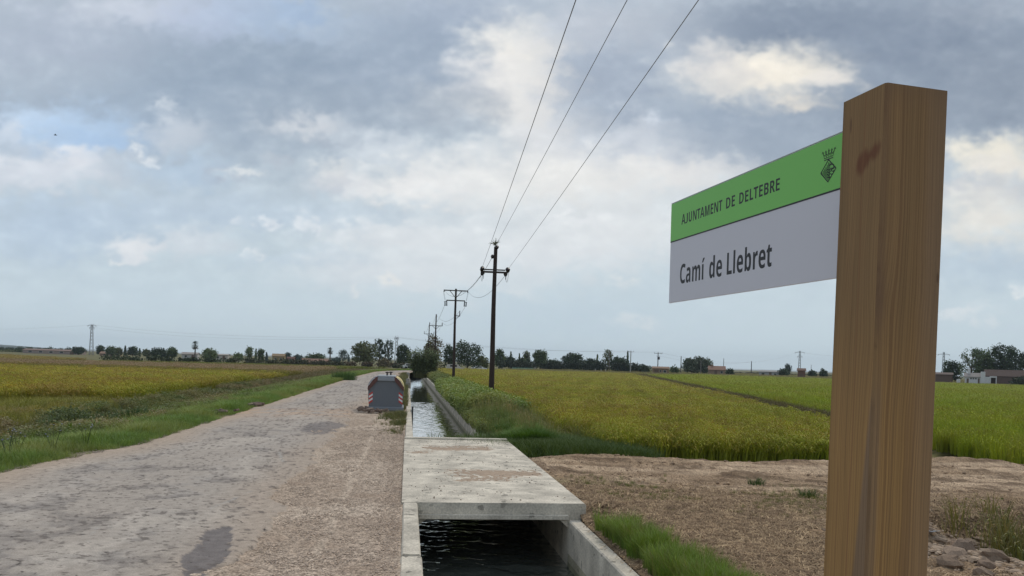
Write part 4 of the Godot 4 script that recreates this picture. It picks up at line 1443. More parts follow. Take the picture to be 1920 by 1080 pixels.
	var prev := Vector2(0.001, 0.0025)
	for k in range(1, 14):
		var t := k / 13.0
		var q := Vector2(0.007 + 0.0075 * cos(2.6 - 4.2 * t), 0.0045 + 0.0045 * sin(2.6 - 4.2 * t))
		if k > 1: seg.call(prev, q, 0.0022)
		prev = q
	var thin := 0.0010
	seg.call(Vector2(-0.012, ry + 0.001), Vector2(0.012, ry + 0.001), 0.0016)
	seg.call(Vector2(-0.012, ry + 0.004), Vector2(0.012, ry + 0.004), thin)
	for i in 5:
		var x := -0.0125 + i * 0.00625
		seg.call(Vector2(x * 0.9, ry + 0.004), Vector2(x * 1.3, ry + 0.0155 + (0.003 if i == 2 else 0.0)), thin)
		seg.call(Vector2(x * 1.3 - 0.0022, ry + 0.013), Vector2(x * 1.3, ry + 0.0165), thin)
		seg.call(Vector2(x * 1.3 + 0.0022, ry + 0.013), Vector2(x * 1.3, ry + 0.0165), thin)
		if i < 4: seg.call(Vector2(x * 1.25, ry + 0.0125), Vector2((x + 0.003) * 1.0, ry + 0.0075), thin)
		if i < 4: seg.call(Vector2((x + 0.003) * 1.0, ry + 0.0075), Vector2((x + 0.00625) * 1.25, ry + 0.0125), thin)
	put("emblem", em.done(ink), panel)

func flat_paint(called: String, c: Color, rough: float, metal := 0.0) -> StandardMaterial3D:
	if mats.has(called): return mats[called]
	var m := StandardMaterial3D.new()
	m.resource_name = called
	m.albedo_color = c
	m.roughness = rough
	m.metallic = metal
	m.cull_mode = BaseMaterial3D.CULL_DISABLED
	mats[called] = m
	return m

func lettering(parent: Node, called: String, text: String, x0: float, x1: float, base: float, cap: float, z: float, mat: Material, weight: int) -> void:
	var f := SystemFont.new()
	f.font_names = PackedStringArray(["Droid Sans"])
	f.font_weight = weight
	var t := TextMesh.new()
	t.font = f
	t.font_size = 64
	t.pixel_size = 0.001
	t.depth = 0.0
	t.text = "J" if text == "J" else "H"
	t.horizontal_alignment = HORIZONTAL_ALIGNMENT_LEFT
	t.vertical_alignment = VERTICAL_ALIGNMENT_BOTTOM
	var hb := t.get_aabb()
	t.text = text
	t.material = mat
	var bb := t.get_aabb()
	var sy := cap / hb.size.y
	var sx := (x1 - x0) / bb.size.x
	var o := put(called, t, parent)
	o.scale = Vector3(sx, sy, 1)
	o.position = Vector3(x0 - bb.position.x * sx, base - hb.position.y * sy, z)

# ---------------------------------------------------------------- the container
func build_bin() -> void:
	# stands with its long side along the lane; local x is across, -z runs away from the eye
	var o := thing("recycling_container", "big dark grey recycling container seen from its end beside the canal wall", "container", cp(-0.86, 33.55, 0.0), CANAL_TURN)
	var w := 0.70
	var grey := paint("bin_plastic", 0.55, 0.35, 4.0, true)
	var l := 1.95
	var prof := [Vector2(-w * 0.93, 0.17), Vector2(-w * 0.99, 0.55), Vector2(-w, 0.95), Vector2(-w * 0.52, 1.36), Vector2(w * 0.52, 1.36), Vector2(w, 0.95), Vector2(w * 0.99, 0.55), Vector2(w * 0.93, 0.17)]
	var b := Builder.new()
	b.col = Color(0.18, 0.195, 0.215)
	extrude(b, prof, 0.0, l)
	var body := put("body", b.done(grey), o)
	# lighter moulded rim above the end panel
	var r := Builder.new()
	r.col = Color(0.36, 0.39, 0.42)
	r.box(Vector3(0, 1.29, 0.03), Vector3(w * 1.0, 0.15, 0.07), 0.02)
	put("end_rim", r.done(grey), o)
	var tp := Builder.new()
	tp.col = Color(0.45, 0.48, 0.50)
	tp.box(Vector3(0, 1.395, -l / 2), Vector3(w * 1.04, 0.08, l + 0.06), 0.03)
	put("top_cover", tp.done(grey), o)
	for s in [-1, 1]:
		var c := Builder.new()
		c.col = Color(0.15, 0.06, 0.05)
		var pts := [Vector2(s * w * 0.44, 1.39), Vector2(s * w * 0.60, 1.36), Vector2(s * w * 1.03, 0.98), Vector2(s * w * 1.02, 0.82), Vector2(s * w * 0.93, 0.86), Vector2(s * w * 0.47, 1.24)]
		extrude(c, pts, -0.06, 0.02)
		put("corner_guard", c.done(paint("bin_guard", 0.6, 0.3, 4.0, true)), o)
		# curved lid along the side
		var lid := Builder.new()
		lid.col = Color(0.03, 0.045, 0.16) if s < 0 else Color(0.62, 0.47, 0.13)
		var arc := []
		for k in 8:
			var f := k / 7.0
			var th := lerpf(0.05, 1.32, f)
			arc.append(Vector2(s * (w * 0.42 + 0.435 * cos(th)), 0.86 + 0.545 * sin(th)))
		var back := arc.duplicate()
		back.reverse()
		var ring := []
		for p in arc: ring.append(p)
		for p in back: ring.append(Vector2(p.x - s * 0.05, p.y - 0.05))
		extrude(lid, ring, 0.04, l - 0.04)
		var ld := put("lid", lid.done(paint("bin_lid", 0.45)), o)
		ld.set_meta("label", "dark blue curved lid facing the lane" if s < 0 else "yellow curved lid facing the canal")
		# pale lid edge
		var ed := Builder.new()
		ed.col = Color(0.5, 0.5, 0.48) if s < 0 else Color(0.75, 0.66, 0.42)
		for k in 7:
			var p: Vector2 = arc[k]
			var q: Vector2 = arc[k + 1]
			ed.bar(Vector3(p.x - s * 0.03, p.y - 0.03, 0.0), Vector3(q.x - s * 0.03, q.y - 0.03, 0.0), 0.05)
		put("lid_edge", ed.done(paint("bin_lid", 0.45)), ld)
		# red and white warning strip low on the corner
		for k in 5:
			var st := Builder.new()
			st.col = Color(0.50, 0.06, 0.05) if k % 2 == 0 else Color(0.75, 0.74, 0.72)
			var y := 0.28 + k * 0.08
			var xi: float = s * (w * 0.93 + 0.011)
			st.face([Vector3(xi - s * 0.15, y + 0.11, 0.012), Vector3(xi, y, 0.012), Vector3(xi + s * 0.008, y + 0.08, 0.012), Vector3(xi - s * 0.14, y + 0.19, 0.012)], Vector3(0, 0, 1))
			put("warning_stripe", st.done(paint("bin_stripe", 0.5)), o)
	# base frame
	var f := Builder.new()
	f.col = Color(0.23, 0.25, 0.27)
	f.box(Vector3(0, 0.1, -l / 2), Vector3(w * 2.06, 0.16, l + 0.08), 0.03)
	f.box(Vector3(0, 0.02, -l / 2), Vector3(w * 1.9, 0.06, l - 0.1), 0.01)
	put("base_frame", f.done(grey), o)
	# lifting mushroom
	for k in 2:
		var h := Builder.new()
		h.col = Color(0.06, 0.04, 0.04)
		var c := Vector3(0.02 + 0.13 * k, 1.43, -0.5 - 0.75 * k)
		h.tube([c, c + Vector3(0, 0.1, 0)], [0.035, 0.03], 8)
		h.tube([c + Vector3(0, 0.1, 0), c + Vector3(0, 0.13, 0), c + Vector3(0, 0.15, 0)], [0.075, 0.085, 0.03], 10)
		put("lifting_knob", h.done(paint("bin_guard", 0.6)), o)

# ---------------------------------------------------------------- power line
func insulator(b: Builder, at: Vector3, out: Vector3, n := 3, r := 0.07) -> void:
	for i in n:
		var c := at + out * (i * 0.06)
		b.tube([c, c + out * 0.028, c + out * 0.05], [r * 0.5, r, r * 0.45], 8)

func jumper(b: Builder, a: Vector3, e: Vector3, drop: float) -> void:
	var pts := []
	var rr := []
	for i in 9:
		var f := i / 8.0
		pts.append(a.lerp(e, f) + Vector3(0, -drop * 4.0 * f * (1.0 - f), 0))
		rr.append(0.008)
	b.tube(pts, rr, 4, false)

func pole_base(label: String, at: Vector3, h: float, r: float, lean := 0.0) -> Node3D:
	var o := thing("power_pole", label, "power pole", at, CANAL_TURN, "wooden poles along the canal")
	var b := Builder.new()
	var pts := []
	var rr := []
	for i in 9:
		var f := i / 8.0
		pts.append(Vector3(lean * f + 0.012 * sin(f * 7.0), h * f - 0.4 * (1.0 - f), 0))
		rr.append(lerpf(r, r * 0.62, f))
	b.col = Color(0.062, 0.042, 0.033)
	b.tube(pts, rr, 10)
	put("shaft", b.done(paint("pole_wood", 0.95, 1.0, 2.0, true)), o)
	return o

func build_power_line() -> void:
	var iron := paint("iron", 0.7)
	var glaze := paint("insulator", 0.35)
	var rust := Color(0.055, 0.045, 0.04)
	# nearest pole: two thin arms either side of the shaft, round insulators, jumpers
	var p1 := Vector3(-1.02, -0.2, -42.0)
	var o := pole_base("nearest dark wooden power pole, standing in the bank grass by the canal", p1, 8.15, 0.15, 0.02)
	var arm := Builder.new()
	arm.col = rust
	for z in [-0.13, 0.13]: arm.box(Vector3(0, 6.86, z), Vector3(1.36, 0.07, 0.05), 0.006)
	for z in [-0.13, 0.13]: arm.box(Vector3(0, 6.98, z), Vector3(1.1, 0.035, 0.03))
	put("crossarm", arm.done(iron), o)
	for s in [-1, 1]:
		var i1 := Builder.new()
		i1.col = Color(0.03, 0.02, 0.022)
		insulator(i1, Vector3(s * 0.66, 6.93, 0.1), Vector3(0, 0.3, 0.95), 4, 0.10)
		i1.ball(Vector3(s * 0.64, 7.0, 0.2), Vector3(0.11, 0.12, 0.11), 0.0, null, 5, 8)
		put("insulator", i1.done(glaze), o)
		var i2 := Builder.new()
		i2.col = Color(0.03, 0.02, 0.022)
		insulator(i2, Vector3(s * 0.6, 6.82, -0.12), Vector3(0, -0.2, -0.97), 4, 0.09)
		i2.ball(Vector3(s * 0.58, 6.82, -0.2), Vector3(0.1, 0.1, 0.1), 0.0, null, 5, 8)
		put("insulator", i2.done(glaze), o)
		var i3 := Builder.new()
		i3.col = Color(0.035, 0.03, 0.03)
		i3.tube([Vector3(s * 0.58, 6.78, 0), Vector3(s * 0.58, 6.5, 0)], [0.03, 0.02], 6)
		jumper(i3, Vector3(s * 0.58, 6.55, 0), Vector3(s * 0.72, 6.95, 0.1), 0.35)
		put("jumper", i3.done(glaze), o)
	var hd := Builder.new()
	hd.col = Color(0.045, 0.035, 0.035)
	hd.tube([Vector3(0.02, 8.1, 0), Vector3(0.02, 8.42, 0)], [0.03, 0.025], 6)
	insulator(hd, Vector3(0.06, 8.1, 0.1), Vector3(0, 0, 1), 3, 0.1)
	hd.ball(Vector3(0.07, 8.12, 0.12), Vector3(0.1, 0.1, 0.1), 0.0, null, 5, 8)
	put("top_insulator", hd.done(glaze), o)
	var sd := Builder.new()
	sd.col = Color(0.045, 0.035, 0.035)
	sd.ball(Vector3(-0.12, 7.66, -0.1), Vector3(0.09, 0.11, 0.1), 0.0, null, 5, 8)
	put("side_insulator", sd.done(glaze), o)
	var nest := Builder.new()
	for i in 60:
		nest.col = Color(0.3, 0.3, 0.2) * rng.randf_range(0.5, 1.3)
		var d := Vector3(rng.randfn(), absf(rng.randfn()), rng.randfn()) * 0.14
		nest.bar(Vector3(-0.02, 8.3, 0) - d * 0.4, Vector3(-0.02, 8.28, 0) + d, 0.014)
	put("wire_tie", nest.done(paint("straw", 0.95)), o).set_meta("kind", "stuff")
	# second pole: two arms with braces and hanging loops
	var p2 := Vector3(-5.48, -0.2, -78.0)
	o = pole_base("second wooden power pole, with two stacked crossarms and braces", p2, 9.1, 0.15, 0.0)
	arm = Builder.new()
	arm.col = rust
	arm.box(Vector3(0, 8.92, 0.1), Vector3(2.25, 0.10, 0.09), 0.01)
	put("crossarm", arm.done(iron), o)
	arm = Builder.new()
	arm.col = rust
	arm.box(Vector3(0, 7.98, 0.1), Vector3(1.75, 0.10, 0.09), 0.01)
	put("crossarm", arm.done(iron), o)
	for s in [-1, 1]:
		var br := Builder.new()
		br.col = rust
		br.bar(Vector3(s * 0.08, 8.3, 0.1), Vector3(s * 0.55, 8.88, 0.1), 0.06)
		put("brace", br.done(iron), o)
		var i1 := Builder.new()
		i1.col = Color(0.05, 0.05, 0.05)
		i1.tube([Vector3(s * 1.1, 8.98, 0.1), Vector3(s * 1.1, 8.76, 0.1)], [0.06, 0.05], 6)
		jumper(i1, Vector3(s * 1.13, 8.8, 0.1), Vector3(s * 0.95, 7.9, 0.1), 0.0)
		jumper(i1, Vector3(s * 1.18, 8.85, 0.1), Vector3(s * 1.0, 7.95, 0.1), 0.1)
		put("insulator", i1.done(glaze), o)
		var i2 := Builder.new()
		i2.col = Color(0.03, 0.03, 0.03)
		for q in [0.84, 1.0]:
			i2.tube([Vector3(s * q, 7.95 - 0.12 * (q - 0.84) * 6, 0.1), Vector3(s * (q - 0.02), 7.45, 0.1)], [0.05, 0.06], 6)
		i2.bar(Vector3(s * 0.8, 7.85, 0.1), Vector3(s * 1.08, 7.85, 0.1), 0.05)
		put("hanging_insulator", i2.done(glaze), o)
	var sb := Builder.new()
	sb.col = rust
	sb.box(Vector3(0.25, 6.55, 0.05), Vector3(0.42, 0.07, 0.07))
	sb.bar(Vector3(0.08, 6.3, 0.05), Vector3(0.35, 6.52, 0.05), 0.04)
	sb.tube([Vector3(0.42, 6.5, 0.05), Vector3(0.42, 7.05, 0.05)], [0.05, 0.035], 6)
	put("side_bracket", sb.done(iron), o)
	# third and fourth: upright insulators on a short arm
	var p3 := Vector3(-11.36, -0.3, -122.0)
	var p4 := Vector3(-16.28, -0.3, -161.0)
	for k in 2:
		o = pole_base(["third power pole, thin, with a fork shaped arm above the brownish tree", "fourth power pole, farthest, mostly hidden by the canal side trees"][k], [p3, p4][k], 9.2, 0.14, 0.0)
		arm = Builder.new()
		arm.col = rust
		arm.box(Vector3(0, 7.5, 0.1), Vector3(1.9, 0.09, 0.09))
		put("crossarm", arm.done(iron), o)
		for s in [-1, 1]:
			var br := Builder.new()
			br.col = rust
			br.bar(Vector3(s * 0.07, 7.05, 0.1), Vector3(s * 0.5, 7.46, 0.1), 0.06)
			put("brace", br.done(iron), o)
			var i1 := Builder.new()
			i1.col = Color(0.05, 0.05, 0.05)
			i1.tube([Vector3(s * 0.93, 7.5, 0.1), Vector3(s * 0.93, 8.0, 0.1)], [0.06, 0.04], 6)
			put("insulator", i1.done(glaze), o)
	# wires: from behind the eye to the first pole and on from pole to pole
	var loc := func(p: Vector3, x: float, y: float) -> Vector3: return p + Basis(Vector3.UP, CANAL_TURN) * Vector3(x, y, 0.0)
	var a1 := [loc.call(p1, -0.66, 7.0), loc.call(p1, 0.04, 8.25), loc.call(p1, 0.66, 7.0)]
	var ends := [Vector3(0.642, 6.718, -10.5), Vector3(1.589, 7.842, -13.0), Vector3(2.162, 6.763, -10.5)]
	var which := ["left", "middle", "right"]
	for i in 3:
		var e: Vector3 = ends[i] + (ends[i] - a1[i]).normalized() * 24.0
		wire("%s one of the three overhead wires rising from the nearest pole out of the picture" % which[i], e, a1[i], 0.10, 0.007)
	var b1 := [loc.call(p1, -0.6, 6.8), loc.call(p1, -0.12, 7.66), loc.call(p1, 0.6, 6.8)]
	var a2 := [loc.call(p2, -1.1, 8.95), loc.call(p2, 0.0, 9.1), loc.call(p2, 1.1, 8.95)]
	var b2 := [loc.call(p2, -1.0, 7.6), loc.call(p2, 0.42, 7.0), loc.call(p2, 1.0, 7.6)]
	var a3 := [loc.call(p3, -0.93, 8.0), loc.call(p3, 0.0, 9.2), loc.call(p3, 0.93, 8.0)]
	var a4 := [loc.call(p4, -0.93, 8.0), loc.call(p4, 0.0, 9.2), loc.call(p4, 0.93, 8.0)]
	for i in 3:
		wire("%s sagging wire between the nearest and the second power pole" % which[i], b1[i], a2[i], 0.9, 0.012)
		wire("%s sagging wire between the second and the third power pole" % which[i], b2[i], a3[i], 1.0, 0.014)
		wire("%s faint wire between the third and the fourth power pole" % which[i], a3[i], a4[i], 0.7, 0.014)

func wire(label: String, a: Vector3, e: Vector3, sag: float, r: float, group := "overhead power wires") -> void:
	var b := Builder.new()
	b.col = Color(0.25, 0.25, 0.26)
	var pts := []
	var rr := []
	for i in 25:
		var f := i / 24.0
		pts.append(Vector3.ZERO.lerp(e - a, f) + Vector3(0, -sag * 4.0 * f * (1.0 - f), 0))
		rr.append(r)
	b.tube(pts, rr, 4, false)
	var o := put("overhead_wire", b.done(paint("iron", 0.7)))
	o.position = a
	tag(o, label, "wire", group)

# ---------------------------------------------------------------- far things
func pylon(label: String, at: Vector3, h: float, half: float, arms: Array, turn := 0.0) -> void:
	var o := thing("lattice_pylon", label, "pylon", at, turn, "lattice pylons on the horizon")
	var m := paint("pylon_steel", 0.6)
	var col := Color(0.25, 0.26, 0.27)
	var top := half * 0.42
	for sx in [-1, 1]:
		for sz in [-1, 1]:
			var b := Builder.new()
			b.col = col
			b.bar(Vector3(sx * half, 0, sz * half), Vector3(sx * top, h, sz * top), 0.16)
			put("leg", b.done(m), o)
	var lat := Builder.new()
	lat.col = col
	var n := 9
	for i in n:
		var f0 := float(i) / n
		var f1 := float(i + 1) / n
		var r0 := lerpf(half, top, f0)
		var r1 := lerpf(half, top, f1)
		for k in 4:
			var t := Basis(Vector3.UP, k * PI / 2)
			lat.bar(t * Vector3(-r0, h * f0, r0), t * Vector3(r1, h * f1, r1), 0.09)
			lat.bar(t * Vector3(r0, h * f0, r0), t * Vector3(-r1, h * f1, r1), 0.09)
	put("lattice", lat.done(m), o)
	for a in arms:
		var c := Builder.new()
		c.col = col
		c.box(Vector3(0, a[0], 0), Vector3(a[1] * 2, 0.16, 0.3))
		for s in [-1, 1]:
			c.bar(Vector3(s * a[1], a[0], 0), Vector3(s * top, a[0] + 0.9, 0), 0.1)
			c.tube([Vector3(s * a[1] * 0.93, a[0], 0), Vector3(s * a[1] * 0.93, a[0] - 0.8, 0)], [0.07, 0.07], 5)
		put("crossarm", c.done(m), o)

func thin_pole(label: String, at: Vector3, h: float, r: float, col: Color, arm := 0.0, can := false) -> void:
	var o := thing("utility_pole", label, "utility pole", at, 0.2, "thin poles on the right horizon")
	var b := Builder.new()
	b.col = col
	b.tube([Vector3(0, -0.3, 0), Vector3(0, h, 0)], [r, r * 0.7], 6)
	put("shaft", b.done(paint("bark", 0.95)), o)
	if arm > 0.0:
		var c := Builder.new()
		c.col = col * 0.8
		c.box(Vector3(0, h - 0.35, 0.12), Vector3(arm * 2, 0.13, 0.12))
		for s in [-1, 0, 1]:
			c.tube([Vector3(s * arm * 0.95, h - 0.3, 0.12), Vector3(s * arm * 0.95, h + 0.1, 0.12)], [0.07, 0.05], 5)
		put("crossarm", c.done(paint("iron", 0.7)), o)
	if can:
		var d := Builder.new()
		d.col = Color(0.06, 0.06, 0.065)
		d.box(Vector3(0.1, h - 2.0, 0.3), Vector3(0.8, 0.95, 0.5), 0.08)
		d.box(Vector3(0, h - 1.3, 0.15), Vector3(1.3, 0.1, 0.1))
		put("transformer", d.done(paint("iron", 0.7)), o)

func house(called: String, label: String, at: Vector3, turn: float, size: Vector3, wall: Color, roof: Color, pitch: float, openings: Array, chimney := 0.0, cat := "house") -> Node3D:
	# openings: [side along x, y, width, height, kind] on the face toward +z
	var o := thing(called, label, cat, at, turn)
	var b := Builder.new()
	b.col = wall
	var w := size.x / 2
	var d := size.z / 2
	b.face([Vector3(-w, 0, d), Vector3(w, 0, d), Vector3(w, size.y, d), Vector3(-w, size.y, d)], Vector3(0, 0, 1))
	b.face([Vector3(-w, 0, -d), Vector3(w, 0, -d), Vector3(w, size.y, -d), Vector3(-w, size.y, -d)], Vector3(0, 0, -1))
	for s in [-1, 1]:
		b.face([Vector3(s * w, 0, -d), Vector3(s * w, 0, d), Vector3(s * w, size.y, d), Vector3(s * w, size.y + pitch, 0), Vector3(s * w, size.y, -d)], Vector3(s, 0, 0))
	put("wall", b.done(paint("render_wall", 0.95, 0.5, 0.4, true)), o)
	var r := Builder.new()
	r.col = roof
	var e := 0.25
	for s in [-1, 1]:
		var lo := size.y - pitch * e / d
		r.face([Vector3(-w - e, lo, s * (d + e)), Vector3(w + e, lo, s * (d + e)), Vector3(w + e, size.y + pitch + 0.02, 0), Vector3(-w - e, size.y + pitch + 0.02, 0)], Vector3(0, 1, s))
		r.face([Vector3(-w - e, lo - 0.14, s * (d + e)), Vector3(w + e, lo - 0.14, s * (d + e)), Vector3(w + e, lo, s * (d + e)), Vector3(-w - e, lo, s * (d + e))], Vector3(0, 0, s))
		r.face([Vector3(-w - e, lo - 0.14, s * (d + e)), Vector3(w + e, lo - 0.14, s * (d + e)), Vector3(w + e, size.y + pitch - 0.12, 0), Vector3(-w - e, size.y + pitch - 0.12, 0)], Vector3(0, -1, 0))
	var rf := put("roof", r.done(paint("roof_tiles", 0.95, 1.0, 1.5, true)), o)
	if chimney > 0.0:
		var c := Builder.new()
		c.col = wall
		c.box(Vector3(-w * 0.55, size.y + pitch + chimney / 2 - 0.3, 0.2), Vector3(0.75, chimney + 0.6, 0.7), 0.03)
		put("chimney", c.done(paint("render_wall", 0.95)), rf)
	for q in openings:
		var f := Builder.new()
		f.col = Color(0.5, 0.48, 0.45) if q[4] == "window" else Color(0.14, 0.09, 0.06)
		f.box(Vector3(q[0], q[1] + q[3] / 2, d + 0.01), Vector3(q[2], q[3], 0.1), 0.01)
		var op := put(q[4], f.done(paint("joinery", 0.7)), o)
		if q[4] == "window":
			var p := Builder.new()
			p.col = Color(0.025, 0.028, 0.03)
			p.box(Vector3(q[0], q[1] + q[3] / 2, d + 0.04), Vector3(q[2] * 0.82, q[3] * 0.82, 0.06))
			put("pane", p.done(paint("dark_glass", 0.15)), op)
	return o

func build_far() -> void:
	var y := -0.45
	pylon("steel lattice pylon standing alone in the left distance", Vector3(-218.5, y, -430), 16.0, 0.95, [[15.3, 2.1], [14.2, 1.2]], 0.3)
	pylon("narrow lattice pylon by the road, between dark round trees", Vector3(-42.0, y, -300), 10.6, 0.62, [[10.2, 0.8]], 0.1)
	pylon("pale lattice pylon with wide arms on the right horizon, behind the brown tower hut", Vector3(180.5, y, -520), 15.3, 0.8, [[14.2, 2.9], [11.6, 1.6]], -0.2)
	pylon("lattice pylon right of the signpost, behind the brown shed", Vector3(250, y, -480), 16.1, 0.8, [[14.6, 3.2]], -0.3)
	thin_pole("thin pale wooden pole beside the tall ragged olive tree of the right tree line", Vector3(34.8, y, -296), 8.2, 0.16, Color(0.2, 0.17, 0.14))
	thin_pole("pale double headed pole at the right end of the tree line", Vector3(41.5, y, -290), 7.9, 0.2, Color(0.36, 0.36, 0.34), 1.0)
	thin_pole("dark pole carrying a transformer beside the tan hut", Vector3(50.7, y, -288), 7.6, 0.18, Color(0.07, 0.06, 0.06), 1.5, true)
	thin_pole("dark pole left of the grey green rounded trees", Vector3(67.3, y, -330), 7.1, 0.2, Color(0.08, 0.08, 0.085))
	thin_pole("pale pole in front of the grey green rounded trees", Vector3(68.4, y, -300), 5.5, 0.17, Color(0.24, 0.22, 0.2))
	thin_pole("thin pole above the red roofed farmhouse", Vector3(107.3, y, -420), 7.9, 0.17, Color(0.12, 0.12, 0.12))
	thin_pole("thick dark pole midway between farmhouse and small white walled house", Vector3(121.4, y, -420), 6.9, 0.24, Color(0.08, 0.08, 0.085))
	thin_pole("faint thin pole right of the small white walled house", Vector3(165.5, y, -500), 7.2, 0.16, Color(0.12, 0.12, 0.12))
	thin_pole("faint thin pole just right of the wide armed pylon", Vector3(180.6, y, -500), 6.6, 0.16, Color(0.12, 0.12, 0.12))
	thin_pole("thin pole rising behind the broad leafy tree of the right tree line", Vector3(16.0, y, -420), 9.8, 0.15, Color(0.12, 0.12, 0.12))
	# faint lines between them
	wire("upper faint line from the left pylon to the pylon by the road", Vector3(-216, 15.2, -430), Vector3(-42, 10.2, -300), 2.2, 0.02, "faint far power lines")
	wire("lower faint line from the left pylon to the pylon by the road", Vector3(-219, 14.0, -430), Vector3(-42.6, 9.7, -300), 2.6, 0.02, "faint far power lines")
	wire("faint line leaving the left pylon out of the left edge", Vector3(-220, 15.0, -430), Vector3(-420, 13, -520), 2.5, 0.02, "faint far power lines")
	wire("upper faint line from the road pylon to the transformer pole", Vector3(-41.5, 10.2, -300), Vector3(50.7, 7.3, -288), 1.6, 0.018, "faint far power lines")
	wire("lower faint line from the road pylon to the double headed pole", Vector3(-41.5, 9.9, -300), Vector3(41.5, 7.4, -290), 1.6, 0.018, "faint far power lines")
	wire("faint line from the transformer pole to the wide armed pylon", Vector3(50.7, 7.3, -288), Vector3(178, 13.7, -520), 5.0, 0.02, "faint far power lines")
	wire("faint line between the wide armed pylon and the pylon right of the signpost", Vector3(183, 13.7, -520), Vector3(247, 14.2, -480), 2.5, 0.025, "faint far power lines")
	wire("low sagging line from the transformer pole to the thick dark pole", Vector3(50.9, 6.0, -288), Vector3(121.4, 6.3, -420), 2.0, 0.02, "faint far power lines")
	# hedges
	hedge("dark clipped hedge running along the far left fields", Vector3(-96, y, -194), Vector3(-72, y, -212), 1.9, 2.6, Color(0.065, 0.085, 0.042))
	hedge("dark brownish hedge continuing toward the road, in front of the red brown bank", Vector3(-72, y, -212), Vector3(-46, y, -225), 2.0, 2.6, Color(0.08, 0.085, 0.045))
	hedge("brown reed hedge between the red brown bank and the road bend", Vector3(-58, y, -228), Vector3(-31, y, -242), 1.9, 2.6, Color(0.105, 0.078, 0.045))
	hedge("low green hedge at the road bend left of the canal canes", Vector3(-33, y, -236), Vector3(-24, y, -226), 1.4, 2.0, Color(0.07, 0.08, 0.04))
	hedge("long low dark hedge under the right tree line, left part", Vector3(-4, y, -292), Vector3(18, y, -294), 4.0, 4.0, Color(0.04, 0.052, 0.03))
	hedge("long low dark hedge under the right tree line, right part", Vector3(18, y, -294), Vector3(47, y, -294), 4.8, 4.0, Color(0.036, 0.05, 0.03))
	hedge("dark green hedge right of the white house, by the track", Vector3(135.6, y, -225), Vector3(153, y, -214), 3.2, 3.2, Color(0.055, 0.068, 0.036))
	hedge("distant green hedge at the left edge of the horizon", Vector3(-345, y, -520), Vector3(-268, y, -520), 4.0, 4.0, Color(0.07, 0.095, 0.05))
	hedge("thin far hedge line on the open right horizon", Vector3(75, y, -420), Vector3(260, y, -520), 1.2, 3.0, Color(0.06, 0.07, 0.045))
	# buildings
	house("farm_building", "long low pale pink farm building on the left horizon", Vector3(-243, y, -440), 0.0, Vector3(30, 1.9, 7), Color(0.42, 0.33, 0.29), Color(0.33, 0.23, 0.19), 0.6, [[-11.0, 0.5, 2.2, 0.9, "window"], [-5.5, 0.5, 2.2, 0.9, "window"], [0.0, 0.5, 2.2, 0.9, "window"], [5.5, 0.5, 2.2, 0.9, "window"], [11.0, 0.0, 2.0, 1.5, "door"]], 0.0, "building")
	house("farm_building", "reddish roofed low shed right of the left pylon", Vector3(-206, y, -425), 0.1, Vector3(9, 1.2, 5), Color(0.36, 0.24, 0.18), Color(0.32, 0.2, 0.14), 0.9, [[-2.0, 0.2, 1.0, 0.8, "window"], [1.6, 0.0, 1.2, 1.1, "door"]], 0.0, "building")
	house("small_house", "small white house at the foot of the lone tall palm", Vector3(-130, y, -335), 0.2, Vector3(6, 2.2, 5), Color(0.62, 0.6, 0.57), Color(0.4, 0.36, 0.33), 0.7, [[-1.4, 0.8, 1.0, 0.9, "window"], [1.2, 0.0, 0.9, 1.9, "door"]])
	house("small_house", "pale flat roofed house right of the light green tree", Vector3(-115.4, y, -330), 0.1, Vector3(5, 2.3, 4), Color(0.6, 0.56, 0.5), Color(0.5, 0.46, 0.42), 0.3, [[-1.2, 0.8, 0.9, 0.9, "window"], [1.0, 0.0, 0.9, 1.9, "door"]])
	house("small_house", "ochre yellow house behind the left hedge", Vector3(-84.4, y, -300), 0.15, Vector3(4.2, 2.5, 4), Color(0.40, 0.31, 0.16), Color(0.34, 0.24, 0.14), 0.8, [[-1.0, 1.0, 0.8, 0.8, "window"], [0.9, 1.0, 0.8, 0.8, "window"]])
	house("small_house", "small brown house right of the ochre yellow house", Vector3(-79.4, y, -298), 0.15, Vector3(2.4, 1.8, 3), Color(0.2, 0.11, 0.08), Color(0.16, 0.08, 0.06), 0.5, [[0.0, 0.7, 0.8, 0.8, "window"]])
	house("barn", "long red brown tiled barn roof behind the hedge", Vector3(-59.4, y, -250), 0.1, Vector3(7.4, 1.0, 5), Color(0.33, 0.19, 0.13), Color(0.31, 0.19, 0.14), 1.0, [[1.8, 0.0, 1.4, 0.9, "door"]], 0.0, "barn")
	house("hut", "tan hut with dark doorway at the right end of the tree line", Vector3(48.8, y, -272), -0.12, Vector3(5.2, 2.2, 4), Color(0.33, 0.225, 0.14), Color(0.33, 0.22, 0.15), 0.5, [[-1.4, 0.0, 1.3, 1.7, "door"], [1.3, 0.7, 1.0, 0.9, "window"], [-0.1, 0.9, 0.6, 0.7, "window"]], 0.0, "hut")
	house("farmhouse", "red roofed farmhouse partly behind the grey green trees", Vector3(72.2, y, -292), -0.2, Vector3(5.6, 2.3, 5), Color(0.36, 0.25, 0.18), Color(0.32, 0.19, 0.14), 1.2, [[1.6, 0.9, 0.9, 0.9, "window"], [-0.4, 0.0, 0.9, 1.9, "door"]], 0.5)
	house("small_house", "small white walled house with dark front between two dark bushes", Vector3(103.0, y, -332), -0.3, Vector3(7.5, 2.0, 4), Color(0.5, 0.49, 0.48), Color(0.4, 0.39, 0.37), 0.5, [[-2.2, 0.3, 1.4, 1.2, "window"], [0.6, 0.0, 1.0, 1.7, "door"], [2.4, 0.5, 1.0, 0.9, "window"]])
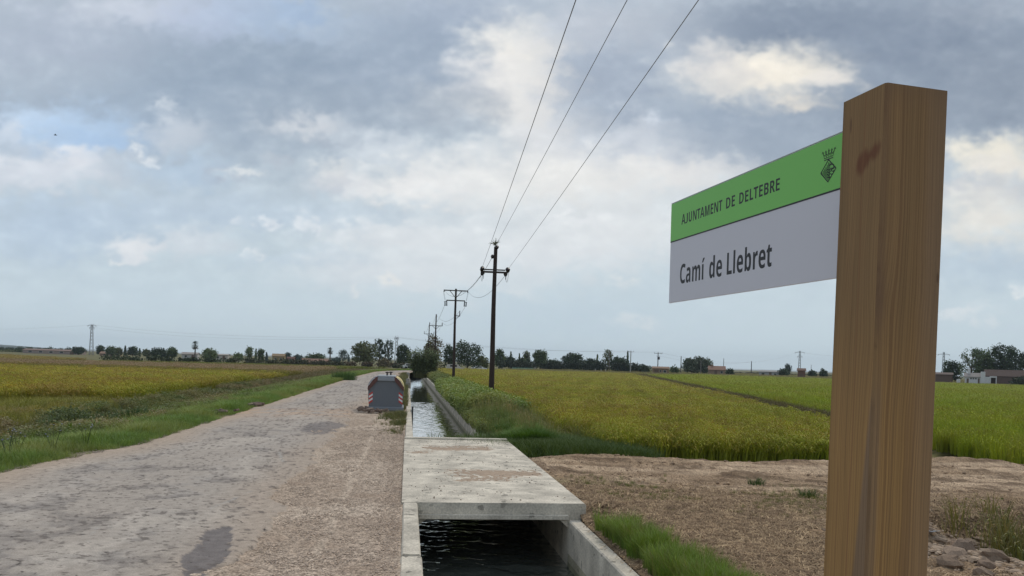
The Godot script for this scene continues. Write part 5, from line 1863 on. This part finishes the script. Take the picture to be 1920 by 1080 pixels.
	house("tower_hut", "square brown brick tower hut with sloping top left of the signpost", Vector3(94.4, y, -270), -0.3, Vector3(2.3, 2.9, 2.6), Color(0.24, 0.13, 0.095), Color(0.22, 0.13, 0.1), 0.6, [[0.0, 0.0, 0.9, 1.8, "door"]], 0.0, "hut")
	house("shed", "brown shed immediately right of the signpost", Vector3(124.5, y, -240), -0.45, Vector3(5.5, 2.9, 5), Color(0.20, 0.135, 0.105), Color(0.18, 0.13, 0.11), 0.5, [[-1.2, 0.0, 1.2, 2.0, "door"]], 0.0, "shed")
	var h := house("white_house", "white house with chimney and dark porch in the right distance", Vector3(130.3, y, -233.6), -0.5, Vector3(4.4, 2.5, 5), Color(0.84, 0.83, 0.81), Color(0.34, 0.31, 0.29), 1.0, [[-1.5, 0.0, 0.5, 1.9, "door"], [-0.7, 1.7, 0.4, 0.45, "window"], [-0.1, 1.7, 0.4, 0.45, "window"], [0.5, 1.7, 0.4, 0.45, "window"], [1.2, 0.0, 0.4, 2.0, "door"]], 1.2)
	var wing := Builder.new()
	wing.col = Color(0.84, 0.83, 0.81)
	wing.box(Vector3(2.2, 1.95, 0.9), Vector3(1.1, 3.9, 4.0), 0.04)
	wing.box(Vector3(3.3, 1.25, 1.7), Vector3(1.2, 2.5, 2.0), 0.04)
	put("white_gable", wing.done(paint("render_wall", 0.95)), h)
	var porch := Builder.new()
	porch.col = Color(0.84, 0.83, 0.81)
	porch.box(Vector3(4.7, 2.5, 1.8), Vector3(1.7, 0.4, 2.4), 0.03)
	for x in [4.02, 5.4]: porch.box(Vector3(x, 1.2, 2.85), Vector3(0.22, 2.4, 0.22))
	put("porch", porch.done(paint("render_wall", 0.95)), h)
	var inner := Builder.new()
	inner.col = Color(0.06, 0.045, 0.04)
	inner.box(Vector3(4.7, 1.15, 1.0), Vector3(1.5, 2.3, 0.3))
	put("porch_back", inner.done(paint("joinery", 0.7)), h)
	house("long_barn", "long dark brown tiled barn roof behind the white house hedge", Vector3(144.5, y, -233), -0.42, Vector3(20, 2.9, 7), Color(0.2, 0.14, 0.11), Color(0.105, 0.068, 0.055), 1.7, [[-3.0, 0.8, 1.0, 0.9, "window"]], 0.0, "barn")
	# bits by the houses
	var pst := Builder.new()
	pst.col = Color(0.75, 0.75, 0.74)
	pst.box(Vector3(0, 0.75, 0), Vector3(0.75, 1.5, 0.7), 0.05)
	pst.box(Vector3(0, 1.56, 0), Vector3(0.6, 0.12, 0.55), 0.04)
	var bx := put("white_kiosk", pst.done(paint("render_wall", 0.95)))
	bx.position = Vector3(124.6, y, -231)
	tag(bx, "small white meter kiosk between the brown shed and the white house", "kiosk")
	var net := thing("mesh_fence", "low pale green mesh fence in front of the right tree line", "fence", Vector3(0.2, y, -280))
	for i in 8:
		var p := Builder.new()
		p.col = Color(0.2, 0.33, 0.26)
		p.box(Vector3(i, 0.55, 0), Vector3(0.1, 1.1, 0.1))
		put("post", p.done(paint("joinery", 0.7)), net)
	for i in 7:
		var p := Builder.new()
		p.col = Color(0.17, 0.34, 0.26)
		p.box(Vector3(i + 0.5, 0.5, 0.06), Vector3(0.9, 0.8, 0.02))
		put("mesh_panel", p.done(paint("joinery", 0.7)), net)
	for i in 4:
		var q := Builder.new()
		q.col = Color(0.62, 0.6, 0.56)
		q.box(Vector3(0, 0.6, 0), Vector3(0.24, 1.2, 0.24), 0.03)
		q.box(Vector3(0, 1.24, 0), Vector3(0.32, 0.1, 0.32), 0.02)
		var e := put("gate_pillar", q.done(paint("render_wall", 0.95)))
		e.position = Vector3([7.8, 28.6, 32.2, 30.6][i], y, [-279, -284, -284, -284][i])
		tag(e, ["pale stub pillar at the right end of the green mesh fence", "pale pillar before the dark hedge, left of a pair", "pale pillar before the dark hedge, right of a pair", "shorter pale stub between the pair of hedge pillars"][i], "pillar", "pale pillars along the right hedge")
	car("parked_van", "pale van parked under the broad dark tree beyond the second pole", Vector3(-13.3, y, -195), 0.15, Color(0.5, 0.47, 0.44), true)
	car("parked_car", "white car parked by the dark trees right of the nearest pole's foot line", Vector3(-8.9, y, -226), 0.6, Color(0.75, 0.75, 0.75), false)
	car("parked_car", "white car half hidden at the road bend left of the canes", Vector3(-28.5, y, -232), 0.3, Color(0.72, 0.72, 0.7), false)
	for r in tree_rows(): plant_tree(r[0], Vector3(r[1], y if r[0] != "cane" else -0.3, r[2]), r[3], r[4], r[5], r[6])

func car(called: String, label: String, at: Vector3, turn: float, col: Color, van: bool) -> void:
	var o := thing(called, label, "van" if van else "car", at, turn)
	var b := Builder.new()
	b.col = col
	var hh := 1.75 if van else 1.4
	var prof := [Vector2(-2.1, 0.3), Vector2(-2.15, 0.8), Vector2(-1.95, hh * 0.95), Vector2(-1.8, hh), Vector2(0.6, hh), Vector2(1.25, 0.98), Vector2(2.1, 0.85), Vector2(2.15, 0.3)]
	if not van: prof = [Vector2(-2.1, 0.3), Vector2(-2.15, 0.85), Vector2(-1.7, 0.95), Vector2(-1.2, hh), Vector2(0.2, hh), Vector2(1.0, 0.95), Vector2(2.05, 0.8), Vector2(2.1, 0.3)]
	extrude(b, prof, -0.82, 0.82)
	put("body", b.done(paint("car_paint", 0.25)), o)
	for s in [-1, 1]:
		var g := Builder.new()
		g.col = Color(0.02, 0.022, 0.025)
		g.box(Vector3(-0.5, hh * 0.8, s * 0.83), Vector3(1.6, hh * 0.24, 0.03), 0.01)
		put("side_window", g.done(paint("dark_glass", 0.15)), o)
		for x in [-1.3, 1.35]:
			var t := Builder.new()
			t.col = Color(0.02, 0.02, 0.02)
			t.tube([Vector3(x, 0.32, s * 0.66), Vector3(x, 0.32, s * 0.85)], [0.32, 0.32], 12)
			put("wheel", t.done(paint("tyre", 0.9)), o)

# ---------------------------------------------------------------- small things near
func build_small() -> void:
	var g := RandomNumberGenerator.new()
	g.seed = 19
	# rocks at the lower right
	var spots := [[6.08, -11.66, 0.13], [6.5, -11.95, 0.22], [6.15, -11.2, 0.19], [6.62, -11.45, 0.24], [5.42, -10.04, 0.17], [5.72, -10.4, 0.25], [5.08, -9.5, 0.2], [5.72, -10.85, 0.16], [5.5, -9.5, 0.14], [6.1, -10.5, 0.2], [6.9, -12.3, 0.15], [5.25, -9.1, 0.12], [5.85, -9.9, 0.2], [6.35, -10.15, 0.13], [5.6, -11.3, 0.12], [6.75, -10.9, 0.17], [5.0, -10.3, 0.13], [5.95, -11.75, 0.1], [7.15, -11.6, 0.12], [6.3, -9.6, 0.16]]
	var says := ["small pale rock highest up beside the signpost edge", "flat tan rock on the dug soil lip", "tan angular rock below the flat tan one", "long slab like rock in the rubble", "grey rock half sunk near the signpost foot line", "big rounded grey rock in the middle of the rubble", "pale rock at the bottom edge beside the signpost", "small rock between the big rounded one and the slab like one", "small grey rock at the bottom edge of the picture", "grey rock right of the big rounded one, by the weeds", "small rock farthest right in the rubble", "smallest rock, lowest in the rubble", "tan rock lying before the big rounded grey one", "small reddish rock behind the tan rock, toward the weeds", "little brown rock close behind the signpost edge", "brown rock touching the weeds on the right of the rubble", "dull brown rock just right of the signpost, low in the picture", "pebble sized tan rock beside the plastic scrap", "lone small rock half hidden by the weeds", "brown rock at the bottom edge, right of the grey one"]
	for i in spots.size():
		var s: Array = spots[i]
		var b := Builder.new()
		var k := g.randf_range(0.75, 1.15)
		var warm := g.randf()
		b.col = Color(0.37 * k, 0.29 * k, 0.215 * k).lerp(Color(0.33 * k, 0.23 * k, 0.16 * k), warm)
		b.ball(Vector3.ZERO, Vector3(s[2] * g.randf_range(0.7, 1.1), s[2] * 0.5, s[2] * g.randf_range(0.5, 0.8)), 0.22, g, 6, 9)
		var o := put("rock", b.done(paint("rock_face", 1.0, 1.2, 3.0, true)))
		o.position = Vector3(s[0], dirt_height(s[0], s[1]) + s[2] * 0.12, s[1])
		o.rotation = Vector3(g.randf_range(-0.3, 0.3), g.randf() * TAU, g.randf_range(-0.3, 0.3))
		tag(o, says[i], "rock", "rubble rocks right of the signpost")
	# tussocks on the soil
	var m := paint("crop_leaves")
	for i in 2:
		var t := tuft(90, 0.17, 0.17, 0.014, 0.9, 0.3, Color(0.035, 0.07, 0.018), Color(0.07, 0.115, 0.03), g)
		var p: Vector2 = [Vector2(4.72, -15.75), Vector2(5.21, -14.4)][i]
		var o := put("grass_tussock", t.done(m))
		o.position = Vector3(p.x, dirt_height(p.x, p.y) - 0.01, p.y)
		tag(o, ["dark green grass tussock alone on the bare soil, farther one", "small green grass tussock on the soil close to the signpost"][i], "grass tussock", "grass tussocks on the bare soil")
	# litter
	var l := Builder.new()
	l.col = Color(0.78, 0.80, 0.82)
	for i in 9:
		var a := Vector3(g.randfn() * 0.05, 0.01 + 0.02 * g.randf(), g.randfn() * 0.04)
		l.face([a, a + Vector3(0.09, 0.02 * g.randf(), 0.01), a + Vector3(0.08, 0.02, 0.06), a + Vector3(-0.01, 0.03 * g.randf(), 0.05)], Vector3.UP)
	var sc := put("plastic_scrap", l.done(paint("litter", 0.5)))
	sc.position = Vector3(5.98, dirt_height(5.98, -11.72) + 0.02, -11.72)
	tag(sc, "crumpled white plastic scrap on the soil beside the signpost", "litter")
	var w := Builder.new()
	w.col = Color(0.06, 0.065, 0.06)
	var ringp := []
	for i in 14:
		var a := TAU * i / 14.0
		ringp.append(Vector3(cos(a) * 0.55 * (1.0 + 0.2 * sin(a * 3.0)), 0, sin(a) * 0.5))
	w.face(ringp, Vector3.UP)
	var pud := put("puddle", w.done(paint("still_water", 0.03)))
	pud.position = Vector3(12.35, -0.42, -22.75)
	tag(pud, "small gleaming puddle between rice and dike right of the signpost", "puddle")
	# plank in the left verge
	var pk := Builder.new()
	pk.col = Color(0.36, 0.33, 0.31)
	pk.box(Vector3.ZERO, Vector3(1.5, 0.09, 0.16), 0.02)
	var plank := put("concrete_edging", pk.done(paint("rock_face")))
	plank.position = Vector3(-10.3, 0.0, -24.6)
	plank.rotation = Vector3(0, 0.12, 0.01)
	tag(plank, "grey concrete edging piece lying in the left verge", "edging")
	# pale flowers at the left edge
	var spots2 := [[-9.75, -16.4], [-9.5, -15.7], [-9.3, -16.9], [-9.15, -17.9], [-9.9, -15.3]]
	var fl := ["cluster of pale lilac flowers tallest at the left edge", "pale lilac flowers nearest at the left edge of the verge", "pale lilac flowers close to the asphalt edge", "single pale lilac flower head farthest up the verge", "pale lilac flowers cut by the left edge of the picture"]
	for i in 5:
		var o := thing("wild_flower", fl[i], "flower", Vector3(spots2[i][0], -0.12, spots2[i][1]), g.randf() * TAU, "pale flowers in the left verge")
		var st := Builder.new()
		var hd := Builder.new()
		for k in 6:
			var a := g.randf() * TAU
			var e := Vector3(cos(a) * 0.16, g.randf_range(0.42, 0.72), sin(a) * 0.16)
			st.col = Color(0.08, 0.11, 0.04)
			st.tube([Vector3.ZERO, e * Vector3(0.5, 0.6, 0.5), e], [0.006, 0.005, 0.004], 4, false)
			hd.col = Color(0.36, 0.36, 0.46) * g.randf_range(0.8, 1.15)
			for q in 7:
				var b2 := TAU * q / 7
				leaf(hd, e + Vector3(cos(b2), 0.3, sin(b2)) * 0.010, 0.02, g, 0.5)
		put("stalk", st.done(m), o)
		put("petals", hd.done(paint("litter", 0.5)), o)
	# broad leaved sprouts in the verge
	for i in 3:
		var p: Vector3 = [cp(-8.6, 22.6), cp(-8.3, 23.5), cp(-7.6, 24.6)][i]
		var o := thing("leafy_sprout", ["light green maize like sprout in the left verge, left one of three", "light green maize like sprout in the left verge, middle one of three", "light green maize like sprout in the left verge, right one near the asphalt"][i], "plant", Vector3(p.x, -0.2, p.z), 0, "maize like sprouts in the verge")
		var b := Builder.new()
		for k in 14:
			var a := g.randf() * TAU
			b.col = Color(0.13, 0.21, 0.04) * g.randf_range(0.75, 1.2)
			b.blade(Vector3(g.randfn(), 0, g.randfn()) * 0.05, Vector3(cos(a), 0, sin(a)) * g.randf_range(0.2, 0.5), g.randf_range(0.45, 0.8), 0.06, 0.35, 4)
		put("leaves", b.done(m), o)
	# two dark shrubs and the reed clump of the verge
	for i in 3:
		var p: Vector3 = [cp(-9.9, 27.2), cp(-9.1, 29.0), cp(-5.95, 79.5)][i]
		var o := thing("verge_shrub", ["rounded dull green shrub in the ditch left of the lane", "dark green clump of tall grass beside the ditch shrub", "bright green reed clump on the left verge near the bend"][i], "shrub", Vector3(p.x, -0.45, p.z), 0)
		var b := Builder.new()
		if i == 0:
			for k in 16: lobe(b, Vector3(g.randfn() * 0.45, 0.3 + 0.22 * g.randf(), g.randfn() * 0.45), Vector3(0.42, 0.28, 0.42), 150, 0.065, Color(0.12, 0.155, 0.075), g)
		else:
			var n := 420 if i == 1 else 900
			for k in n:
				var a := g.randf() * TAU
				var r := sqrt(g.randf()) * (0.55 if i == 1 else 1.15)
				b.col = (Color(0.04, 0.085, 0.03) if i == 1 else Color(0.075, 0.135, 0.04)) * g.randf_range(0.7, 1.3)
				b.blade(Vector3(cos(a) * r, 0, sin(a) * r), Vector3(cos(a), 0, sin(a)) * 0.3, g.randf_range(0.6, 1.0) if i == 1 else g.randf_range(0.9, 1.75), 0.02 if i == 1 else 0.05, 0.15, 3)
		put("foliage", b.done(m), o)
	# rubble by the container and at the left edge of the lane
	var piles := [["heap of broken reddish boards and bricks in front of the container", Vector3(-5.25, 0.0, -31.9), 1.0], ["brown heap of clods at the left edge of the asphalt, nearer one", cp(-6.35, 30.0), 0.7], ["brown heap of clods at the left edge of the asphalt, farther one", cp(-6.35, 34.9), 0.85], ["scraps of rubble at the lane side of the container", cp(-1.75, 33.6), 0.5]]
	for i in 4:
		var o := thing("rubble_heap", piles[i][0], "rubble", piles[i][1], 0.0, "rubble heaps beside the lane")
		for k in 14 if i == 0 else 9:
			var b := Builder.new()
			b.col = Color(0.25, 0.17, 0.13).lerp(Color(0.36, 0.28, 0.23), g.randf()) * g.randf_range(0.6, 1.1)
			var s: float = piles[i][2]
			var at := Vector3(g.randf_range(-0.55, 0.55) * s, 0.05 + 0.10 * g.randf(), g.randf_range(-0.25, 0.25))
			b.box(at, Vector3(g.randf_range(0.12, 0.42), g.randf_range(0.05, 0.1), g.randf_range(0.07, 0.14)) * (0.7 + 0.4 * s), 0.015, Basis.from_euler(Vector3(g.randf_range(-0.3, 0.3), g.randf() * TAU, g.randf_range(-0.3, 0.3))))
			put("brick", b.done(paint("rock_face")), o)
	# concrete stubs and irons at the canal edge
	var con := concrete_small()
	for i in 3:
		var p: Vector3 = [cp(0.05, 62.0), cp(0.05, 70.0), cp(0.05, 104.0)][i]
		var b := Builder.new()
		b.col = Color(0.40, 0.37, 0.32)
		b.box(Vector3(0, 0.18, 0), Vector3(0.34, 0.5, 0.5), 0.04)
		b.box(Vector3(0, 0.47, 0), Vector3(0.26, 0.1, 0.4), 0.03)
		var o := put("sluice_stub", b.done(con))
		o.position = p
		tag(o, ["squat concrete sluice stub on the left wall, nearest of three", "squat concrete sluice stub on the left wall, middle of three", "squat concrete sluice stub on the left wall, farthest of three"][i], "concrete stub", "sluice stubs on the canal wall")
	var ir := Builder.new()
	ir.col = Color(0.035, 0.03, 0.028)
	ir.tube([Vector3(0, -0.95, 0), Vector3(0, 0.22, 0)], [0.035, 0.035], 6)
	ir.box(Vector3(0.0, -0.2, -0.9), Vector3(0.05, 0.6, 1.6))
	var iron := put("sluice_iron", ir.done(paint("iron", 0.7)))
	iron.position = cp(0.22, 33.5)
	iron.rotation.y = CANAL_TURN
	tag(iron, "dark iron guide rail fixed inside the left canal wall by the container", "iron rail")
	var gt := thing("sluice_gate", "dark iron sluice gate set in the right canal wall past the bridge", "sluice gate", cp(2.49, 27.4), CANAL_TURN)
	for z in [-0.12, 0.12]:
		var b := Builder.new()
		b.col = Color(0.06, 0.055, 0.05)
		b.box(Vector3(0, -0.5, z), Vector3(0.12, 1.1, 0.05), 0.008)
		put("guide", b.done(paint("iron")), gt)
	var bk := Builder.new()
	bk.col = Color(0.17, 0.16, 0.15)
	bk.box(Vector3(0.08, -0.5, 0), Vector3(0.08, 1.1, 0.26))
	put("gate_plate", bk.done(paint("iron")), gt)
	var tw := Builder.new()
	tw.col = Color(0.22, 0.17, 0.12)
	for k in 9:
		var a := g.randf() * TAU
		tw.tube([Vector3.ZERO, Vector3(cos(a) * 0.12, 0.14, sin(a) * 0.12), Vector3(cos(a) * 0.3, 0.28 + 0.12 * g.randf(), sin(a) * 0.3)], [0.01, 0.008, 0.004], 4, false)
	var twig := put("dry_stalks", tw.done(paint("straw")))
	twig.position = cp(2.55, 27.9, -0.24)
	tag(twig, "dry forked stalks on top of the right wall by the sluice frame", "dry plant")
	# a bird high up on the left
	var bird := thing("bird", "tiny dark bird flying in the blue patch of sky at upper left", "bird", Vector3(-67.1, 33.1, -120), 0.4)
	var bb := Builder.new()
	bb.col = Color(0.04, 0.04, 0.045)
	bb.tube([Vector3(-0.22, 0, 0), Vector3(-0.1, 0.0, 0), Vector3(0.1, 0.01, 0), Vector3(0.24, 0.03, 0)], [0.01, 0.06, 0.055, 0.012], 7)
	put("body", bb.done(paint("feathers", 0.9)), bird)
	for s in [-1, 1]:
		var wg := Builder.new()
		wg.col = Color(0.045, 0.045, 0.05)
		wg.face([Vector3(-0.09, 0.03, 0), Vector3(0.09, 0.03, 0), Vector3(0.04, 0.14, s * 0.25), Vector3(-0.04, 0.14, s * 0.25)], Vector3.UP)
		wg.face([Vector3(-0.04, 0.14, s * 0.25), Vector3(0.04, 0.14, s * 0.25), Vector3(-0.08, 0.08, s * 0.48)], Vector3.UP)
		put("wing", wg.done(paint("feathers", 0.9)), bird)

func concrete_small() -> StandardMaterial3D:
	return paint("cast_concrete", 0.95, 0.8, 2.0, true)

func tree_rows() -> Array:
	return [
	["bush", -314.2, -520.0, 1.94, 15.40, "olive", "low olive bush, leftmost at the edge of the far left horizon"],
	["bush", -304.8, -520.0, 2.55, 13.39, "green", "low green bush just left of the long pale farm building"],
	["bush", -314.6, -560.0, 3.32, 7.93, "dark", "small dark bush peeping over the roof of the long farm building"],
	["round", -220.0, -420.0, 4.12, 5.14, "dark", "dark round tree just left of the lattice pylon in the left field"],
	["round", -213.6, -430.0, 5.06, 3.88, "dark", "small dark tree just right of the lattice pylon in the left field"],
	["round", -193.8, -400.0, 4.51, 4.89, "green", "broad dark green tree, first of the row beyond the hedge"],
	["round", -195.0, -410.0, 4.14, 3.43, "olive", "olive tree squeezed in the row beyond the hedge, second of it"],
	["poplar", -186.9, -400.0, 5.23, 2.58, "dark", "narrow dark tree standing up from the row beyond the left hedge"],
	["round", -187.9, -410.0, 4.88, 4.49, "dark", "rounded dark tree between two narrow ones beyond the left hedge"],
	["poplar", -175.4, -390.0, 4.11, 2.26, "green", "short narrow green tree left of the large bush behind the hedge"],
	["round", -176.5, -400.0, 3.73, 3.35, "olive", "small pale olive tree touching the large bush behind the hedge"],
	["bush", -140.6, -330.0, 5.15, 7.65, "dark", "large dense dark green bush behind the left hedge"],
	["round", -139.6, -340.0, 4.52, 3.94, "green", "green tree leaning on the large dense bush behind the left hedge"],
	["palm", -126.4, -330.0, 7.27, 3.40, "dark", "lone tall fan palm with shaggy crown beside the small white house"],
	["round", -113.3, -310.0, 4.35, 4.99, "light", "light green loose tree just right of the lone tall palm"],
	["bush", -105.8, -320.0, 3.91, 4.12, "light", "pale green shrub behind the hedge, left of the slender poplars"],
	["airy", -95.2, -300.0, 5.49, 2.12, "light", "slender open tree, tallest of the group above the left hedge"],
	["poplar", -92.8, -300.0, 4.98, 1.55, "light", "slender poplar in the middle of the group above the left hedge"],
	["airy", -90.9, -300.0, 4.84, 2.32, "green", "slender open tree, rightmost of the group above the left hedge"],
	["poplar", -97.8, -330.0, 3.86, 1.70, "haze", "small hazy poplar beside the slender poplar group"],
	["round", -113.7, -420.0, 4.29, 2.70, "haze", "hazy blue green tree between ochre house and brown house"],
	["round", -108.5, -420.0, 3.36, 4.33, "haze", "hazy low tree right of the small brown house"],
	["bush", -68.8, -290.0, 4.58, 7.47, "green", "wide flat topped green bush above the red brown earth bank"],
	["palm", -68.2, -310.0, 6.28, 2.59, "dark", "dark palm with round head left of the hazy trees"],
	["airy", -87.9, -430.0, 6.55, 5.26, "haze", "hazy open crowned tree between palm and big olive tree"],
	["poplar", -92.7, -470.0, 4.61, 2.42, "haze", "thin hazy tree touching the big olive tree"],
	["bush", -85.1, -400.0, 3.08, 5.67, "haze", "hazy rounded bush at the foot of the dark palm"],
	["round", -46.4, -260.0, 7.83, 8.04, "olive", "big broad olive green tree left of the dark poplars"],
	["airy", -43.3, -270.0, 9.22, 3.82, "dark", "dark spiky tree, taller of the pair beside the lattice pylon"],
	["airy", -40.4, -270.0, 8.96, 3.48, "dark", "dark ragged tree, second of the pair beside the lattice pylon"],
	["round", -35.5, -270.0, 7.54, 4.69, "dark", "round dark tree just right of the lattice pylon near the road"],
	["bush", -36.4, -235.0, 3.24, 4.24, "brown", "brownish rounded shrub at the foot of the dark spiky trees"],
	["cane", -11.8, -111.0, 4.44, 4.57, "light", "tall dense green cane clump hanging over the canal"],
	["round", -15.6, -165.0, 7.67, 3.82, "brown", "tall thin crowned brownish tree behind the canal cane clump"],
	["round", -17.5, -175.0, 6.49, 2.70, "green", "green bushy tree between the cane clump and the brownish tree"],
	["round", -15.2, -200.0, 6.56, 3.35, "dark", "dark tree behind the second power pole"],
	["round", -11.4, -210.0, 7.71, 7.30, "dark", "very broad dense dark tree right of the second power pole"],
	["round", -8.4, -235.0, 4.07, 3.33, "olive", "small olive tree tucked against the broad dense dark tree"],
	["round", -4.6, -300.0, 7.20, 3.86, "green", "green tree just right of the nearest power pole"],
	["poplar", -0.5, -310.0, 6.68, 1.80, "light", "thin pale poplar, first of the right tree line"],
	["round", -1.1, -305.0, 4.83, 5.11, "dark", "dark low tree under the thin pale poplar of the right tree line"],
	["poplar", 2.7, -310.0, 6.17, 1.60, "light", "thin pale poplar in front of the dark hedge trees"],
	["airy", 5.5, -310.0, 7.25, 2.40, "olive", "ragged olive tree left of the broad leafy tree in the right tree line"],
	["round", 4.3, -305.0, 4.20, 5.89, "dark", "low dark tree behind the green mesh fence"],
	["round", 10.5, -305.0, 7.52, 5.89, "green", "broad leafy tree standing highest in the middle right tree line"],
	["round", 15.7, -305.0, 4.14, 6.28, "dark", "low dark tree just right of the broad leafy tree"],
	["round", 22.5, -305.0, 6.70, 8.25, "dark", "wide twin topped dark tree in the right tree line"],
	["round", 29.5, -310.0, 4.77, 5.99, "dark", "low dark tree right of the wide twin topped tree"],
	["poplar", 32.9, -320.0, 6.77, 1.65, "light", "thin pale poplar between low dark trees of the right tree line"],
	["airy", 35.8, -310.0, 8.55, 3.59, "olive", "tall ragged olive tree beside the thin wooden pole"],
	["round", 39.6, -305.0, 5.83, 6.68, "dark", "wide dark tree left of the double headed pole"],
	["poplar", 43.9, -315.0, 8.26, 2.43, "green", "green poplar touching the double headed pole"],
	["bush", 47.3, -300.0, 3.90, 6.57, "dark", "rounded dark bush at the right end of the tree line"],
	["bush", 58.9, -300.0, 3.46, 3.86, "green", "green bush beside the tan hut"],
	["round", 67.2, -310.0, 6.28, 5.99, "greyg", "grey green rounded tree, left half of the isolated pair"],
	["round", 71.8, -312.0, 6.83, 6.83, "greyg", "grey green rounded tree, right half of the isolated pair"],
	["bush", 78.8, -300.0, 3.28, 3.67, "dark", "dark bush right of the red roofed farmhouse"],
	["bush", 108.0, -330.0, 3.77, 5.10, "dark", "dark bush beside the small white walled house"],
	["airy", 130.0, -390.0, 5.83, 2.51, "haze", "tiny hazy tree right of the small white walled house"],
	["bush", 119.7, -330.0, 3.48, 3.40, "dark", "dark bush right of the brown tower hut"],
	["bush", 124.1, -330.0, 4.25, 3.61, "dark", "rounded dark bush next to the wooden signpost"],
	["round", 138.2, -260.0, 7.42, 4.69, "dark", "dark round tree right of the signpost, behind the brown shed"],
	["round", 139.1, -265.0, 4.90, 2.73, "dark", "low dark tree half behind the brown shed"],
	["airy", 138.6, -250.0, 11.42, 6.44, "green", "tall feathery green tree left of the big tree behind the white house"],
	["round", 143.4, -252.0, 10.79, 5.52, "green", "leafy tree directly behind the white house chimney"],
	["round", 149.2, -250.0, 12.54, 9.01, "dark", "big spreading dark tree behind the long brown roof"],
	["airy", 147.8, -254.0, 12.10, 5.56, "green", "open crowned tree filling the gap behind the long brown roof"],
	["round", 156.4, -252.0, 10.36, 4.87, "dark", "dark tree cut by the right edge behind the long brown roof"],
	]
